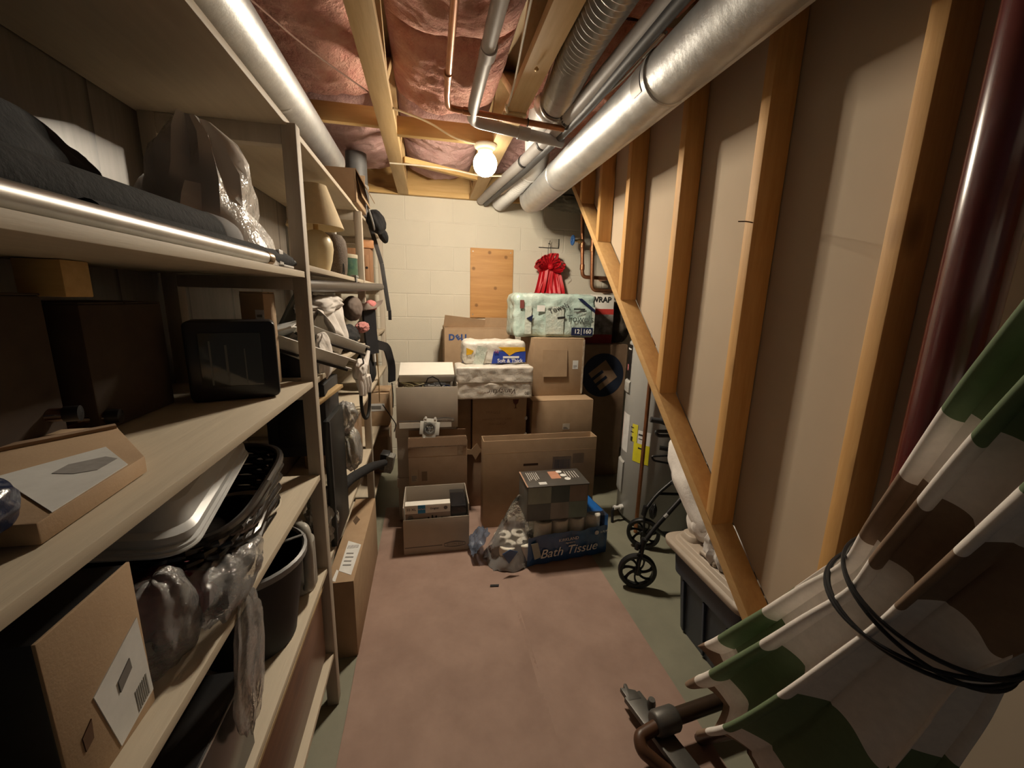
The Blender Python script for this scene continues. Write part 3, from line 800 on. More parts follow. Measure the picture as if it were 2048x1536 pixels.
c15 = carton('carton', 'brown carton with small label, right of the glass symbol carton', .722, 1.185, 2.71, 3.14, .40, .797, CARD)
sticker(c15, .955, 1.01, 2.7095, .575, .62, M('beige_label', (.55, .48, .38), rough=.6), 0, 3)
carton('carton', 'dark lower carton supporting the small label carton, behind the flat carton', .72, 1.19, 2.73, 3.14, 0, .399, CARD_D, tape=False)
fc = open_carton('flat_carton', 'tall flat open carton standing on the floor behind the bath tissue pack', .335, 1.105, 2.43, 2.54, 0, .612, CARD)
MB().bx(.336, 1.104, 2.4285, 2.4298, .525, .528).build('fold_line', CARD_IN, fc)
MB().bx(.60, .70, 2.4285, 2.4302, .43, .446).build('hand_slot', M('slot_dark', (.09, .045, .02)), fc)
sticker(fc, .80, .93, 2.4298, .30, .485, M('label_brown', (.36, .27, .18), rough=.6), 1, 5)
sticker(fc, .94, 1.02, 2.4298, .43, .50, M('label_brown2', (.36, .26, .17), rough=.6), 0, 0)
MB().bx(1.0, 1.005, 2.54, 2.545, .58, .61).build('tear', PAPER, fc)

# tall carton with folded-flap shadow
tb = carton('carton', 'tall worn carton with crumpled edges, under the mint paper towel pack', .756, 1.148, 2.86, 3.30, .798, 1.228, CARD)
sticker(tb, 1.062, 1.105, 2.8595, 1.0, 1.065, PAPER, 0, 3)
MB().box((.92, 2.852, 1.045), (.19, .0035, .20), (R(-4), 0, 0)).build('loose_flap', CARD, tb)
MB().bx(1.135, 1.1495, 2.858, 2.862, .81, 1.22).build('tape', CLEARTAPE, tb)

# towel pack
MINT = M('mint_film', (.44, .60, .54), (.60, .70, .64), rough=.22, scale=9, bmp=.5, bscale=22, spec=.7, bdist=.012)
PALE = M('pale_mint_film', (.66, .70, .62), (.52, .62, .56), rough=.2, scale=16, bmp=.5, bscale=26, spec=.7, bdist=.012)
def pack_box(x0, x1, y0, y1, z0, z1, seed, amp=.012, freq=9, n=26, rnd=.10, mats=None):
    """soft film-wrapped bale: rounded box with crinkles"""
    c = Vector(((x0 + x1) / 2, (y0 + y1) / 2, (z0 + z1) / 2)); h = Vector(((x1 - x0) / 2, (y1 - y0) / 2, (z1 - z0) / 2))
    bm = bmesh.new(); bmesh.ops.create_cube(bm, size=2); bmesh.ops.subdivide_edges(bm, edges=bm.edges, cuts=n, use_grid_fill=True)
    vs = []
    bm.verts.index_update()
    for v in bm.verts:
        p = Vector([v.co[i] * h[i] for i in range(3)])
        rr = rnd * min(h) * 2
        inner = Vector([max(-h[i] + rr, min(h[i] - rr, p[i])) for i in range(3)])
        dlt = p - inner
        if dlt.length > 1e-6: p = inner + dlt.normalized() * rr
        nz = Vector((seed, 0, 0)) + p * freq
        k = (1 - 2 * abs(noise.noise(nz))) * .6 + .4 * noise.noise(nz * 2.7)
        g = (p - inner * .98)
        p = p + (g.normalized() if g.length > 0 else Vector()) * amp * k
        p = p + c
        if p.z < z0: p.z = z0
        vs.append(p)
    fs = [tuple(v.index for v in f.verts) for f in bm.faces]; bm.free()
    return MB().add(vs, fs)
tp = thing('paper_towel_pack', 'mint plastic wrapped paper towel pack on top of the tall carton', 'paper towels', (.95, 3.05, 1.229))
pack_box(.625, 1.255, 2.954, 3.25, 1.229, 1.545, 3, .018, 9).build('wrap', MINT, tp, smooth=50)
for k, (x, w_) in enumerate(((.70, .05), (.86, .14), (1.225, .02))):
    MB().bx(x, x + w_, 2.936, 2.941, 1.255, 1.46).build('clear_panel', PALE, tp)
MB().prism([(1.10, 1.522), (1.135, 1.522), (1.245, 1.44), (1.245, 1.415)], 2.934, 2.937, axis='Y').build('corner_band', NAVYINK, tp)
cpn = MB().bx(1.065, 1.235, 2.934, 2.937, 1.245, 1.305).build('count_panel', NAVYINK, tp)
text(cpn, '12', (1.108, 2.9335, 1.275), .046, (1, 0, 0), (0, 0, 1), WHITEINK, bold=.0008)
MB().bx(1.142, 1.145, 2.9325, 2.934, 1.25, 1.30).build('divider', WHITEINK, cpn)
text(cpn, '160', (1.19, 2.9335, 1.275), .046, (1, 0, 0), (0, 0, 1), WHITEINK, bold=.0008)
text(tp, 'Towels', (1.13, 2.933, 1.37), .072, (1, 0, 0), (0, 0, 1), M('grey_green_ink', (.10, .13, .12)))
MB().bx(1.075, 1.165, 2.933, 2.936, 1.438, 1.448).build('brand_bar', INK, tp)
text(tp, 'PREMIUM', (1.12, 2.933, 1.418), .020, (1, 0, 0), (0, 0, 1), GREYINK)
text(tp, 'Towels', (.955, 2.931, 1.448), .055, (1, 0, .35), (-.45, 0, 1), INK)
MB().bar((.95, 2.9345, 1.375), (1.01, 2.9345, 1.382), .003, .014).build('brand_bar', INK, tp)
text(tp, 'Towels', (.90, 3.05, 1.556), .075, (-1, .25, 0), (-.2, -1, .0), INK)
MB().bx(.79, .85, 2.934, 2.937, 1.42, 1.465).build('symbol_panel', WHITEINK, tp)
MB().prism([(.71, 1.37), (.76, 1.395), (.75, 1.345)], 2.928, 2.932, axis='Y').build('blue_mark', NAVYINK, tp)
MB().bx(.66, .69, 2.932, 2.936, 1.44, 1.50).build('maroon_mark', M('maroon_ink', (.22, .06, .05)), tp)

wb = carton('gift_wrap_box', 'white and red printed box behind the right end of the mint towel pack', 1.27, 1.512, 3.18, 3.40, 1.158, 1.56, WHITEBOX, tape=False)
MB().bx(1.27, 1.513, 3.178, 3.18, 1.40, 1.445).build('red_band', M('red_print', (.55, .05, .04)), wb)
MB().bx(1.27, 1.513, 3.178, 3.18, 1.16, 1.235).build('red_band', M('dark_red_print', (.28, .02, .02)), wb)
MB().bx(1.27, 1.513, 3.178, 3.1795, 1.235, 1.40).build('picture_print', M('picture_print', (.42, .38, .34), (.06, .05, .05), rough=.5, scale=13), wb)
text(wb, 'WRAP', (1.395, 3.177, 1.518), .062, (1, 0, 0), (0, 0, 1), INK, bold=.0012)
tag(MB().blob((1.63, 3.36, 1.32), (.12, .12, .185), 9, .12, 1.8, zmin=1.157).build('cloth_bundle', M('dim_taupe_cloth', (.11, .09, .07), (.07, .058, .045), rough=.9, bmp=.3)),
    'dim taupe cloth bundle behind the stair plate, right of the white and red box', 'bundle')
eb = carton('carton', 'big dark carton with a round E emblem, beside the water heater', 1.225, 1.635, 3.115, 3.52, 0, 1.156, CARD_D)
DBLUE = M('dark_blue_print', (.018, .026, .05), rough=.7)
EC = Vector((1.428, 3.1145, .90))
edp = MB().lathe([(.001, .0012), (.185, .0012), (.185, 0)], EC, (0, -1, 0), 40, sx=1).build('disc_print', DBLUE, eb)
qe = Matrix.Rotation(R(-38), 3, 'Y')
mb = MB().box(EC + Vector((0, -.0018, 0)), (.185, .0012, .185), qe)
mb.build('letter_field', CARD_D, edp)
mb = MB()
for k in (-.03, .03): mb.box(EC + qe @ Vector((-.038, -.0028, k)), (.115, .001, .026), qe)
mb.build('letter_slots', DBLUE, edp)

db = carton('carton', 'open flapped carton with blue computer maker lettering, against the block wall', .128, .718, 3.346, 3.70, .66, 1.262, CARD, tape=False)
MB().box((.30, 3.42, 1.30), (.34, .0035, .10), (R(20), R(6), R(3))).build('loose_flap', CARD, db)
MB().box((.60, 3.50, 1.275), (.24, .0035, .14), (R(8), 0, 0)).build('loose_flap', CARD, db)
MB().box((.745, 3.42, 1.29), (.09, .004, .10), (R(60), R(-30), 0)).build('loose_flap', CARD, db)
BL = M('company_blue', (.035, .085, .27), rough=.6)
text(db, 'D', (.188, 3.3448, 1.185), .066, (1, 0, 0), (0, 0, 1), BL, bold=.003)
text(db, 'E', (.240, 3.3448, 1.185), .056, (.8, 0, .6), (-.6, 0, .8), BL, bold=.003)
text(db, 'LL', (.294, 3.3448, 1.185), .066, (1, 0, 0), (0, 0, 1), BL, bold=.003)
MB().lathe([(.001, .0012), (.12, .0012), (.12, 0)], (.395, 3.3455, .99), (0, -1, 0), 40).build('disc_print', BL, db)
text(db, '100', (.67, 3.3448, 1.20), .022, (1, 0, 0), (0, 0, 1), CARD_D)
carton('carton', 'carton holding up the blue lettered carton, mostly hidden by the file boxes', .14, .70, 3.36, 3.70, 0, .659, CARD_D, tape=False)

# napkins
WFILM = M('white_film', (.80, .76, .69), (.72, .68, .60), rough=.25, scale=10, bmp=.3, bscale=18, spec=.6, bdist=.012)
vp = thing('napkin_pack', 'long white film pack of napkins with upside down script, on the glass symbol carton', 'napkins', (.44, 2.75, .833))
pack_box(.185, .70, 2.66, 2.88, .833, .945, 5, .008, 12).build('bundle', WFILM, vp, smooth=50)
pack_box(.183, .703, 2.655, 2.88, .940, 1.052, 6, .008, 12).build('bundle', WFILM, vp, smooth=50)
BRN = M('brown_ink', (.08, .05, .03))
text(vp, 'Vanityfair', (.49, 2.6455, .888), .052, (-1, 0, 0), (0, 0, -1), BRN, shear=.25)
text(vp, 'everyday', (.355, 2.6455, .878), .022, (-1, 0, 0), (0, 0, -1), M('tan_ink', (.42, .27, .16)))
text(vp, '80', (.66, 2.6455, .872), .030, (-1, 0, 0), (0, 0, -1), BRN)
text(vp, 'NAPKINS', (.43, 2.74, 1.0605), .03, (-1, 0, 0), (0, -1, 0), GREYINK)
mb = MB()
for k in range(4): mb.bar((.24 + k * .012, 2.6515, .96 + k * .004), (.285 + k * .012, 2.6515, 1.02), .001, .006)
mb.build('stripe_print', M('faint_print', (.55, .5, .42)), vp)
yp = thing('tissue_pack', 'white, yellow and blue plastic pack on top of the long napkin pack', 'paper towels', (.46, 2.83, 1.053))
pack_box(.235, .672, 2.775, 2.97, 1.053, 1.212, 8, .012, 10, rnd=.18).build('wrap', M('pack_white', (.80, .77, .70), (.70, .67, .60), rough=.25, scale=14, bmp=.4, bscale=20, bdist=.01), yp, smooth=50)
YB = M('royal_blue_print', (.03, .07, .42), rough=.4); YY = M('yellow_print', (.80, .46, .03), rough=.4)
MB().prism([(.445, 1.145), (.672, 1.145), (.672, 1.07), (.43, 1.06), (.435, 1.09)], 2.764, 2.768, axis='Y').build('blue_panel', YB, yp)
MB().prism([(.475, 1.175), (.665, 1.175), (.668, 1.150), (.60, 1.140), (.555, 1.115), (.52, 1.145)], 2.7625, 2.766, axis='Y').build('yellow_panel', YY, yp)
MB().prism([(.255, 1.17), (.305, 1.15), (.29, 1.125), (.255, 1.12)], 2.764, 2.767, axis='Y').build('yellow_panel', YY, yp)
text(yp, '36', (.462, 2.7585, 1.145), .034, (1, 0, 0), (0, 0, 1), M('pink_ink', (.5, .12, .2)))
text(yp, 'Soft & Thick', (.56, 2.7585, 1.080), .036, (1, 0, 0), (0, 0, 1), WHITEINK, bold=.0006)
MB().bx(.51, .625, 2.7615, 2.764, 1.098, 1.112).build('white_band', WHITEINK, yp)
MB().box((.35, 2.763, 1.115), (.07, .004, .13), (0, R(14), 0)).build('clear_panel', PALE, yp)

# ================================================================== bath tissue pack and gift box on the floor
q = Matrix.Rotation(R(6), 3, 'Z'); O = Vector((.36, 1.97, 0))
def W(x, y, z): return O + q @ Vector((x, y, z))
bt = thing('bath_tissue_pack', 'blue and clear plastic pack of bath tissue rolls on the floor, half torn open', 'toilet paper', W(.33, .17, 0))
NAVYF = M('navy_film', (.022, .07, .19), (.03, .11, .29), rough=.2, scale=9, bmp=.3, bscale=16, spec=.7, bdist=.01)
ROLL = M('tissue_roll', (.80, .76, .66), (.72, .68, .58), rough=.95, scale=60, bmp=.2)
for i in range(6):
    for j in range(3):
        for k in range(2):
            if i < 2 and (k == 1 or j == 2): continue
            cc = W(.075 + i * .1055, .06 + j * .107, .012 + k * .122)
            MB().lathe([(.020, .003), (.048, .0), (.0515, .004), (.0515, .114), (.048, .118), (.020, .115), (.020, .003)], cc, (0, 0, 1), 24).build('roll', ROLL, bt)
# navy printed front and top film following the rolls
def front(u, v):
    x = .17 + .505 * u
    sc = .007 * abs(math.sin(PI * (x - .022) / .1055)) + .004 * noise.noise(Vector((x * 20, v * 6, 2)))
    if v < .72:
        z = .01 + v / .72 * .19; y = -.004 - sc + .012 * (1 - min(1, z / .06))
    else:
        z = .20; y = 0
    z = z + (.014 * noise.noise(Vector((x * 9, 3, 1))) if v > .6 else 0)
    return W(x, y - .002, z)
MB().grid(lambda u, v: front(u, v * .71), 60, 24).build('printed_film', NAVYF, bt, smooth=60)
def topf(u, v):
    x = .255 + .42 * u
    s_ = abs(math.sin(PI * (x - .022) / .1055))
    y = .045 + .012 * s_ + v * (.30 - .045); z = .262 + .004 * noise.noise(Vector((x * 20, y * 20, 4)))
    return W(x, y, z)
MB().grid(topf, 50, 20).build('top_film', M('blue_film', (.015, .10, .36), (.02, .15, .48), rough=.18, scale=9, bmp=.3, bscale=20, spec=.8), bt, smooth=60)
MB().grid(lambda u, v: W(.68 + .012 * noise.noise(Vector((u * 5, v * 5, 7))), .0 + .33 * u, .01 + .25 * v), 16, 14).build('end_film', NAVYF, bt, smooth=60)
# clear wrap over the front rolls and the torn open empty end
def clearwrap(u, v):
    x = .16 + .52 * u
    if v < .5: y, z = -.004, .19 + (v / .5) * .07
    else: y, z = -.004 + (v - .5) / .5 * .07, .264
    return W(x, y - .006 * noise.noise(Vector((x * 25, v * 8, 5))), z + .006 * noise.noise(Vector((x * 22, v * 9, 2))))
MB().grid(clearwrap, 50, 12).build('clear_film', film('sheer_film', haze=.02, gloss=.12, rough=.06), bt, smooth=60)
def bag(u, v):
    a = 2 * PI * u
    s = 1 - v
    px = .10 - .145 * math.cos(a) * (.55 + .45 * s) + .03 * v
    py = .13 - .155 * math.sin(a) * (.5 + .5 * s) + .02 * v
    pz = .012 + v * (.30 + .05 * math.sin(a * 2)) - .05 * (1 - math.cos(a + PI)) * v
    nn = noise.noise(Vector((math.cos(a) * 2.2, math.sin(a) * 2.2, v * 3))) * .030 + noise.noise(Vector((math.cos(a) * 6, math.sin(a) * 6, v * 8))) * .012
    return W(px + nn, py + nn * .6, max(.004, pz + nn))
MB().grid(bag, 60, 26, wrap=True).build('torn_bag', SMOKE, bt, smooth=60)
MB().grid(lambda u, v: W(-.02 - .10 * u + .012 * noise.noise(Vector((u * 4, v * 4, 9))), .10 + .20 * v, .05 + .14 * (1 - u) * (1 - .4 * v) + .03 * noise.noise(Vector((u * 6, v * 6, 1)))), 14, 14).build('loose_film', film('navy_clear', (.25, .32, .45), .4, .12, .4, 20), bt, smooth=60)
MB().prism([(.0, .115), (.045, .14), (.11, .125), (.06, .06)], -.013, -.010, axis='Y')
hb = MB().prism([(.015, .135), (.06, .155), (.105, .135), (.055, .07)], -.030, -.027, axis='Y')
hb.v = [tuple(W(*p)) for p in hb.v]; hb.build('blue_mark', NAVYF, bt)
rX = q @ Vector((1, 0, 0))
hb = MB().prism([(.185, .16), (.225, .165), (.25, .07), (.21, .06)], -.022, -.019, axis='Y')
hb.v = [tuple(W(*p)) for p in hb.v]; hb.build('picture_print', M('pale_print', (.42, .45, .40)), bt)
text(bt, 'Bath Tissue', W(.425, -.0195, .082), .078, rX, (.02, 0, 1), WHITEINK, shear=.25)
text(bt, 'KIRKLAND', W(.42, -.018, .152), .026, rX, (0, 0, 1), WHITEINK)
text(bt, 'Signature', W(.43, -.0185, .130), .016, rX, (0, 0, 1), WHITEINK)
MB().lathe([(.001, .002), (.014, .002), (.014, 0)], W(.60, -.017, .165), q @ Vector((0, -1, 0)), 8).build('badge', WHITEINK, bt)
text(bt, '2-PLY', W(.645, -.0185, .165), .018, rX, (0, 0, 1), WHITEINK)

gb = thing('gift_box', 'dark topped box printed with muted checks, on top of the bath tissue pack', 'box', (.715, 2.12, .272))
X0, X1, Y0, Y1, Z0, Z1 = .528, .890, 2.02, 2.225, .272, .482
MB().bx(X0, X1, Y0, Y1, Z0, Z1 - .004).build('body', M('check_base', (.16, .165, .155), rough=.3, spec=.6), gb, bev=.002)
pal = [(.33, .38, .32), (.10, .125, .12), (.36, .27, .22), (.13, .15, .145), (.33, .31, .28), (.25, .32, .28)]
for r_ in range(2):
    for c_ in range(3):
        c0 = X0 + .03 + c_ * (X1 - X0 - .034) / 3 if c_ else X0 + .004
        c1 = X0 + .03 + (c_ + 1) * (X1 - X0 - .034) / 3
        z1_ = Z1 - .006 - r_ * .10; z0_ = z1_ - .099 if r_ == 0 else Z0 + .004
        MB().bx(c0, c1 - .001, Y0 - .0012, Y0, z0_, z1_).build('check_print', M('check_%d%d' % (r_, c_), pal[r_ * 3 + c_], tuple(.6 * t for t in pal[r_ * 3 + c_]), rough=.3, scale=7, stretch=(1, 1, .4), spec=.6), gb)
MB().bx(X0 - .004, X1 + .004, Y0 - .004, Y1 + .004, Z1 - .004, Z1 + .001).build('top_panel', M('charcoal_card', (.085, .078, .07), rough=.35, spec=.6), gb, bev=.0008)
MB().bx(X0 - .0035, X0 + .004, Y0 - .0035, Y1 + .0035, Z1 + .001, Z1 + .0016).build('edge_print', M('copper_print', (.5, .3, .2)), gb)
zt = Z1 + .0016
MB().bx(X0 + .165, X0 + .225, Y1 - .12, Y1 - .02, zt - .0006, zt).build('picture_print', M('salmon_print', (.55, .27, .17)), gb)
for k in range(3): MB().lathe([(.001, .001), (.018, .001), (.018, 0)], (X0 + .235 + .012 * k, Y1 - .03 - .05 * k, zt - .0006), (0, 0, 1), 16).build('picture_print', WHITEINK, gb)
mb = MB()
for k in range(6): mb.bx(X0 + .03 + .012 * k, X0 + .034 + .012 * k, Y1 - .13 + .01 * (k % 3), Y1 - .02, zt - .0005, zt + .0002)
for k in range(5): mb.bx(X0 + .265 + .016 * k, X0 + .269 + .016 * k, Y1 - .12, Y1 - .03, zt - .0005, zt + .0002)
mb.build('text_print', M('pale_grey_ink', (.6, .58, .54)), gb)
MB().bx(X0 + .075, X0 + .12, Y0 + .02, Y0 + .05, zt - .0005, zt + .0002).build('label', PAPER, gb)

# ================================================================== stair side framing
sf = thing('stair_framing', 'pine stud framing on a sloping plate along the stair side', 'framing', (1.045, 1.5, 0))
XA, XB = 1.0, 1.089
sl = math.sqrt(1 + .922 ** 2)
th = .038 * sl
MB().prism([(.39, -.001), (.39 + th / .922, -.001), (3.02, PLATE_Z(3.02) - th), (3.02, PLATE_Z(3.02))], XA, XB, axis='X').build('sloping_plate', wood('pine_plate', (.60, .38, .16), (.50, .30, .12), 'Y'), sf, bev=.002)
for i, y in enumerate((.32, .734, 1.163, 1.59, 2.03, 2.40, 2.70, 2.95)):
    zb = max(0, PLATE_Z(y)) + .001; zb2 = max(0, PLATE_Z(y + .038)) + .001
    dx = .006 * (i % 2)
    MB().prism([(y, zb), (y + .038, zb2), (y + .038, 2.63), (y, 2.63)], XA + dx, XB, axis='X').build('stud', PINE_Z, sf, bev=.002)
MB().tube(bend([(1.02, 1.170, 1.755), (.975, 1.165, 1.757), (.935, 1.15, 1.752)], .01), .0018, 6).build('bent_nail', M('rusty_nail', (.12, .07, .04), rough=.6, metal=.5), sf)
tr = MB()
for y, w_ in ((2.95, .22), (2.70, .22), (2.45, .22)): pass
# steel support column, dark red
rc = thing('steel_column', 'glossy dark red steel support column at the near end of the stair framing', 'column', (1.02, .60, 0))
REDP = M('oxide_red_paint', (.085, .012, .012), (.065, .009, .01), rough=.22, scale=6, spec=.7, coat=.3)
MB().lathe([(.001, .012), (.046, .012), (.046, 2.55), (.001, 2.55)], (.968, .575, 0), n=40).build('shaft', REDP, rc)
MB().bx(.905, .996, .505, .645, 0, .012).build('base_plate', REDP, rc, bev=.002)
MB().bx(.905, .996, .505, .645, 2.55, 2.562).build('cap_plate', REDP, rc, bev=.002)

# ================================================================== water heater under the stairs
HC = Vector((1.583, 2.41, 0)); HR = .27
wh = thing('water_heater', 'grey cylindrical water heater under the stairs, behind the sloping plate', 'water heater', HC)
HPAINT = M('heater_enamel', (.42, .42, .40), (.38, .38, .36), rough=.35, scale=4)
MB().lathe([(.001, .03), (HR - .01, .03), (HR, .045), (HR, 1.24), (HR - .03, 1.275), (.06, 1.30), (.001, 1.30)], HC, n=64).build('tank', HPAINT, wh)
MB().lathe([(HR - .03, 0), (HR - .02, 0), (HR - .02, .035), (HR - .03, .035)], HC, n=40).build('base_ring', DGREY, wh)
def patch(a0, a1, z0, z1, mat, name, e=.0012, r=HR):
    n = max(2, int(abs(a1 - a0) / 4))
    pr = [(r + .0002, z0), (r + e, z0), (r + e, z1), (r + .0002, z1)]
    return MB().lathe([(r + e, z0), (r + e, z1)], HC, n=n, a0=R(a0), a1=R(a1)).build(name, mat, wh)
patch(-198, -176, .50, .765, PAPER, 'label')
patch(-202, -197, .52, .76, M('warning_label', (.65, .60, .56), (.5, .2, .15), rough=.5, scale=40), 'label')
patch(-163, -138, .47, .60, M('yellow_label', (.72, .66, .03), (.62, .57, .03), rough=.5), 'label', .002)
patch(-168, -158, .60, .72, M('yellow_label2', (.70, .64, .06), (.62, .57, .03), rough=.5), 'label', .002)
patch(-157, -138, .60, .69, PAPER, 'label', .0022)
for k, (a, z, w_, h) in enumerate(((-168, .60, 4, .03), (-152, .655, 8, .012), (-150, .565, 10, .010), (-168, .66, 6, .006), (-168, .69, 6, .006), (-151, .63, 9, .006))):
    patch(a - w_ / 2, a + w_ / 2, z, z + h, INK, 'print', .0027)
patch(-205, -185, 1.00, 1.23, M('panel_black', (.02, .018, .018), rough=.3), 'control_label', .004)
patch(-199, -193, 1.055, 1.095, M('pink_badge', (.75, .25, .28), rough=.4), 'badge', .005)
patch(-203, -187, 1.195, 1.205, WHITEINK, 'print', .005)
def hatch(a0, a1, z0, z1):
    r = HR + .012; n = 6; mb = MB()
    mb.lathe([(HR, z0), (r, z0 + .012), (r, z1 - .012), (HR, z1)], HC, n=n, a0=R(a0), a1=R(a1))
    for a in (a0, a1):
        c_, s_ = math.cos(R(a)), math.sin(R(a))
        mb.add([HC + Vector((c_ * rr_, s_ * rr_, z)) for rr_, z in ((HR, z0), (r, z0 + .012), (r, z1 - .012), (HR, z1))], [(0, 1, 2, 3)])
    mb.build('access_panel', HPAINT, wh, bev=.002)
hatch(-203, -180, .19, .43); hatch(-206, -182, .90, .99)
dv = HC + Vector((math.cos(R(-176)) * HR, math.sin(R(-176)) * HR, .10)); dn_ = Vector((math.cos(R(-176)), math.sin(R(-176)), 0))
dvo = MB().lathe([(.018, 0), (.018, .02), (.011, .022), (.011, .05), (.016, .052), (.016, .066), (.001, .066)], dv, dn_, 14)
dvo = dvo.build('drain_valve', WHITEPL, wh)
MB().tube(bend([dv + dn_ * .055, dv + dn_ * .075 + Vector((0, 0, -.02)), dv + dn_ * .08 + Vector((0, -.02, -.095))], .02), .010, 10).build('drain_spout', BLACK, dvo)
tag(MB().tube(bend([(1.335, 2.225, 1.55), (1.335, 2.225, .05), (1.335, 2.225, .004)], .01), .0125, 14).build('copper_pipe', COPPER),
    'slim copper pipe standing in front of the water heater', 'pipe')

# ================================================================== folding walker
wk = thing('walker', 'black wheeled walking frame folded beside the water heater', 'walker', (1.2, 1.85, 0))
def wheel(c, n_, r=.100):
    c = Vector(c); ax = Vector(n_).normalized(); u = Vector((0, 0, 1)); u = (u - ax * u.dot(ax)).normalized(); w_ = ax.cross(u)
    whl = MB().lathe([(r - .022, -.014), (r - .006, -.016), (r, -.009), (r, .009), (r - .006, .016), (r - .022, .014), (r - .022, -.014)], c, ax, 36).build('wheel', BLACK, wk)
    mb = MB().lathe([(.001, -.018), (.018, -.018), (.022, -.010), (.022, .010), (.018, .018), (.001, .018)], c, ax, 18)
    h = mb.build('wheel_hub', BLACK, whl)
    for k in range(7):
        a = 2 * PI * k / 7; pts = []
        for j in range(5):
            t = j / 4; aa = a + .55 * t; rr_ = .018 + (r - .036) * t
            pts.append(c + (u * math.cos(aa) + w_ * math.sin(aa)) * rr_)
        MB().tube(pts, [.009, .0075, .007, .008, .012], 8, flat=.7).build('spoke', BLACK, whl)
W1 = Vector((1.074, 1.735, .101)); W2 = Vector((1.29, 2.06, .101))
wheel(W1, (-.35, -1, .0)); wheel(W2, (-.6, -1, 0), .1)
K1 = Vector((1.093, 1.738, .255)); 
for s in (-1, 1):
    off = Vector((.35, 1, 0)).normalized() * .021 * s
    MB().tube(bend([W1 + off, W1 + off + Vector((.004, 0, .07)), K1 + off * .8 + Vector((0, 0, -.03)), K1], .02), .007, 8).build('fork', BLACK, wk)
MB().lathe([(.001, -.03), (.016, -.03), (.016, .03), (.001, .03)], K1, (.2, 0, 1), 14).build('fork_head', BLACK, wk)
MB().lathe([(.001, -.018), (.012, -.018), (.012, .018), (.001, .018)], K1 + Vector((-.03, 0, -.01)), (.2, 0, 1), 12).build('brake_knob', BLACK, wk)
MB().tube(bend([K1, (1.16, 1.75, .335), (1.33, 1.76, .515), (1.50, 1.80, .70)], .05), .0125, 12).build('front_tube', BLACK, wk)
K2 = Vector((1.285, 2.06, .255))
for s in (-1, 1):
    off = Vector((.6, 1, 0)).normalized() * .021 * s
    MB().tube(bend([W2 + off, W2 + off + Vector((.0, 0, .07)), K2 + off * .8 + Vector((0, 0, -.03)), K2], .02), .007, 8).build('fork', BLACK, wk)
MB().lathe([(.001, -.03), (.016, -.03), (.016, .03), (.001, .03)], K2, (.2, 0, 1), 14).build('fork_head', BLACK, wk)
MB().blob(K2 + Vector((.045, -.02, .0)), (.022, .02, .05), 4, .2).build('brake_unit', BLACK, wk)
MB().tube(bend([K2, (1.368, 2.08, .345), (1.46, 2.08, .42), (1.60, 2.06, .56)], .05), .011, 12).build('front_tube', BLACK, wk)
MB().tube([(1.375, 2.08, .35), (1.52, 2.06, .345)], .009, 10).build('cross_tube', BLACK, wk)
MB().tube(bend([(1.16, 1.75, .335), (1.30, 1.80, .22), (1.45, 1.86, .16), (1.55, 1.9, .12)], .05), .010, 10).build('rear_tube', BLACK, wk)
MB().tube([(1.33, 1.76, .515), (1.46, 2.08, .42)], .008, 10).build('cross_tube', BLACK, wk)
MB().lathe([(.001, -.012), (.012, -.012), (.012, .012), (.001, .012)], (1.22, 1.75, .40), (.7, 0, .7), 10).build('push_pin', GREY, wk)
MB().tube(bend([(1.50, 1.80, .70), (1.42, 1.90, .80), (1.27, 1.98, .85), (1.24, 1.985, .855)], .04), .011, 10).build('handle_tube', BLACK, wk)
MB().tube([(1.22, 1.99, .86), (1.30, 1.965, .85)], .016, 12).build('hand_grip', DGREY, wk)
MB().tube(bend([(1.34, 1.95, .77), (1.27, 1.98, .765), (1.255, 1.985, .79), (1.36, 1.94, .80)], .02), .010, 10).build('brake_lever', DGREY, wk)
MB().tube(bend([(1.42, 1.90, .68), (1.34, 1.93, .695), (1.275, 1.96, .70)], .02), .013, 10).build('hand_grip', BLACK, wk)
MB().tube(bend([(1.36, 1.95, .60), (1.26, 1.98, .615), (1.245, 1.985, .64), (1.33, 1.96, .65)], .02), .006, 8).build('brake_cable', BLACK, wk)

# ================================================================== lidded tub and linen
tt = thing('storage_tub', 'dark blue storage tub with a taupe lid, on the floor under the sloping plate', 'tub', (1.25, 1.27, 0))
def rrect(x0, x1, y0, y1, r, n=6):
    out = []
    for cx_, cy_, a in ((x1 - r, y1 - r, 0), (x0 + r, y1 - r, 90), (x0 + r, y0 + r, 180), (x1 - r, y0 + r, 270)):
        for k in range(n + 1):
            t = R(a + 90 * k / n); out.append((cx_ + r * math.cos(t), cy_ + r * math.sin(t)))
    return out
def loft(mb, rings):
    n = len(rings[0][0]); vs = [(p[0], p[1], z) for poly, z in rings for p in poly]; fs = []
    for i in range(len(rings) - 1):
        for j in range(n): fs.append((i * n + j, i * n + (j + 1) % n, (i + 1) * n + (j + 1) % n, (i + 1) * n + j))
    fs.append(tuple(range(n - 1, -1, -1))); fs.append(tuple((len(rings) - 1) * n + j for j in range(n)))
    return mb.add(vs, fs)
TUB = M('navy_tub', (.045, .055, .080), (.036, .044, .066), rough=.45)
LID = M('taupe_lid', (.42, .35, .28), (.37, .31, .25), rough=.45, scale=6)
loft(MB(), [(rrect(1.150, 1.44, 1.10, 1.475, .04), 0), (rrect(1.125, 1.465, 1.08, 1.49, .045), .28), (rrect(1.105, 1.485, 1.06, 1.505, .05), .29), (rrect(1.095, 1.495, 1.05, 1.515, .05), .425)]).build('body', TUB, tt, bev=.002)
for y in (1.14, 1.28, 1.42): MB().bar((1.146, y, .01), (1.118, y, .275), .012, .012, (1, 0, 0)).build('rib', TUB, tt, bev=.002)
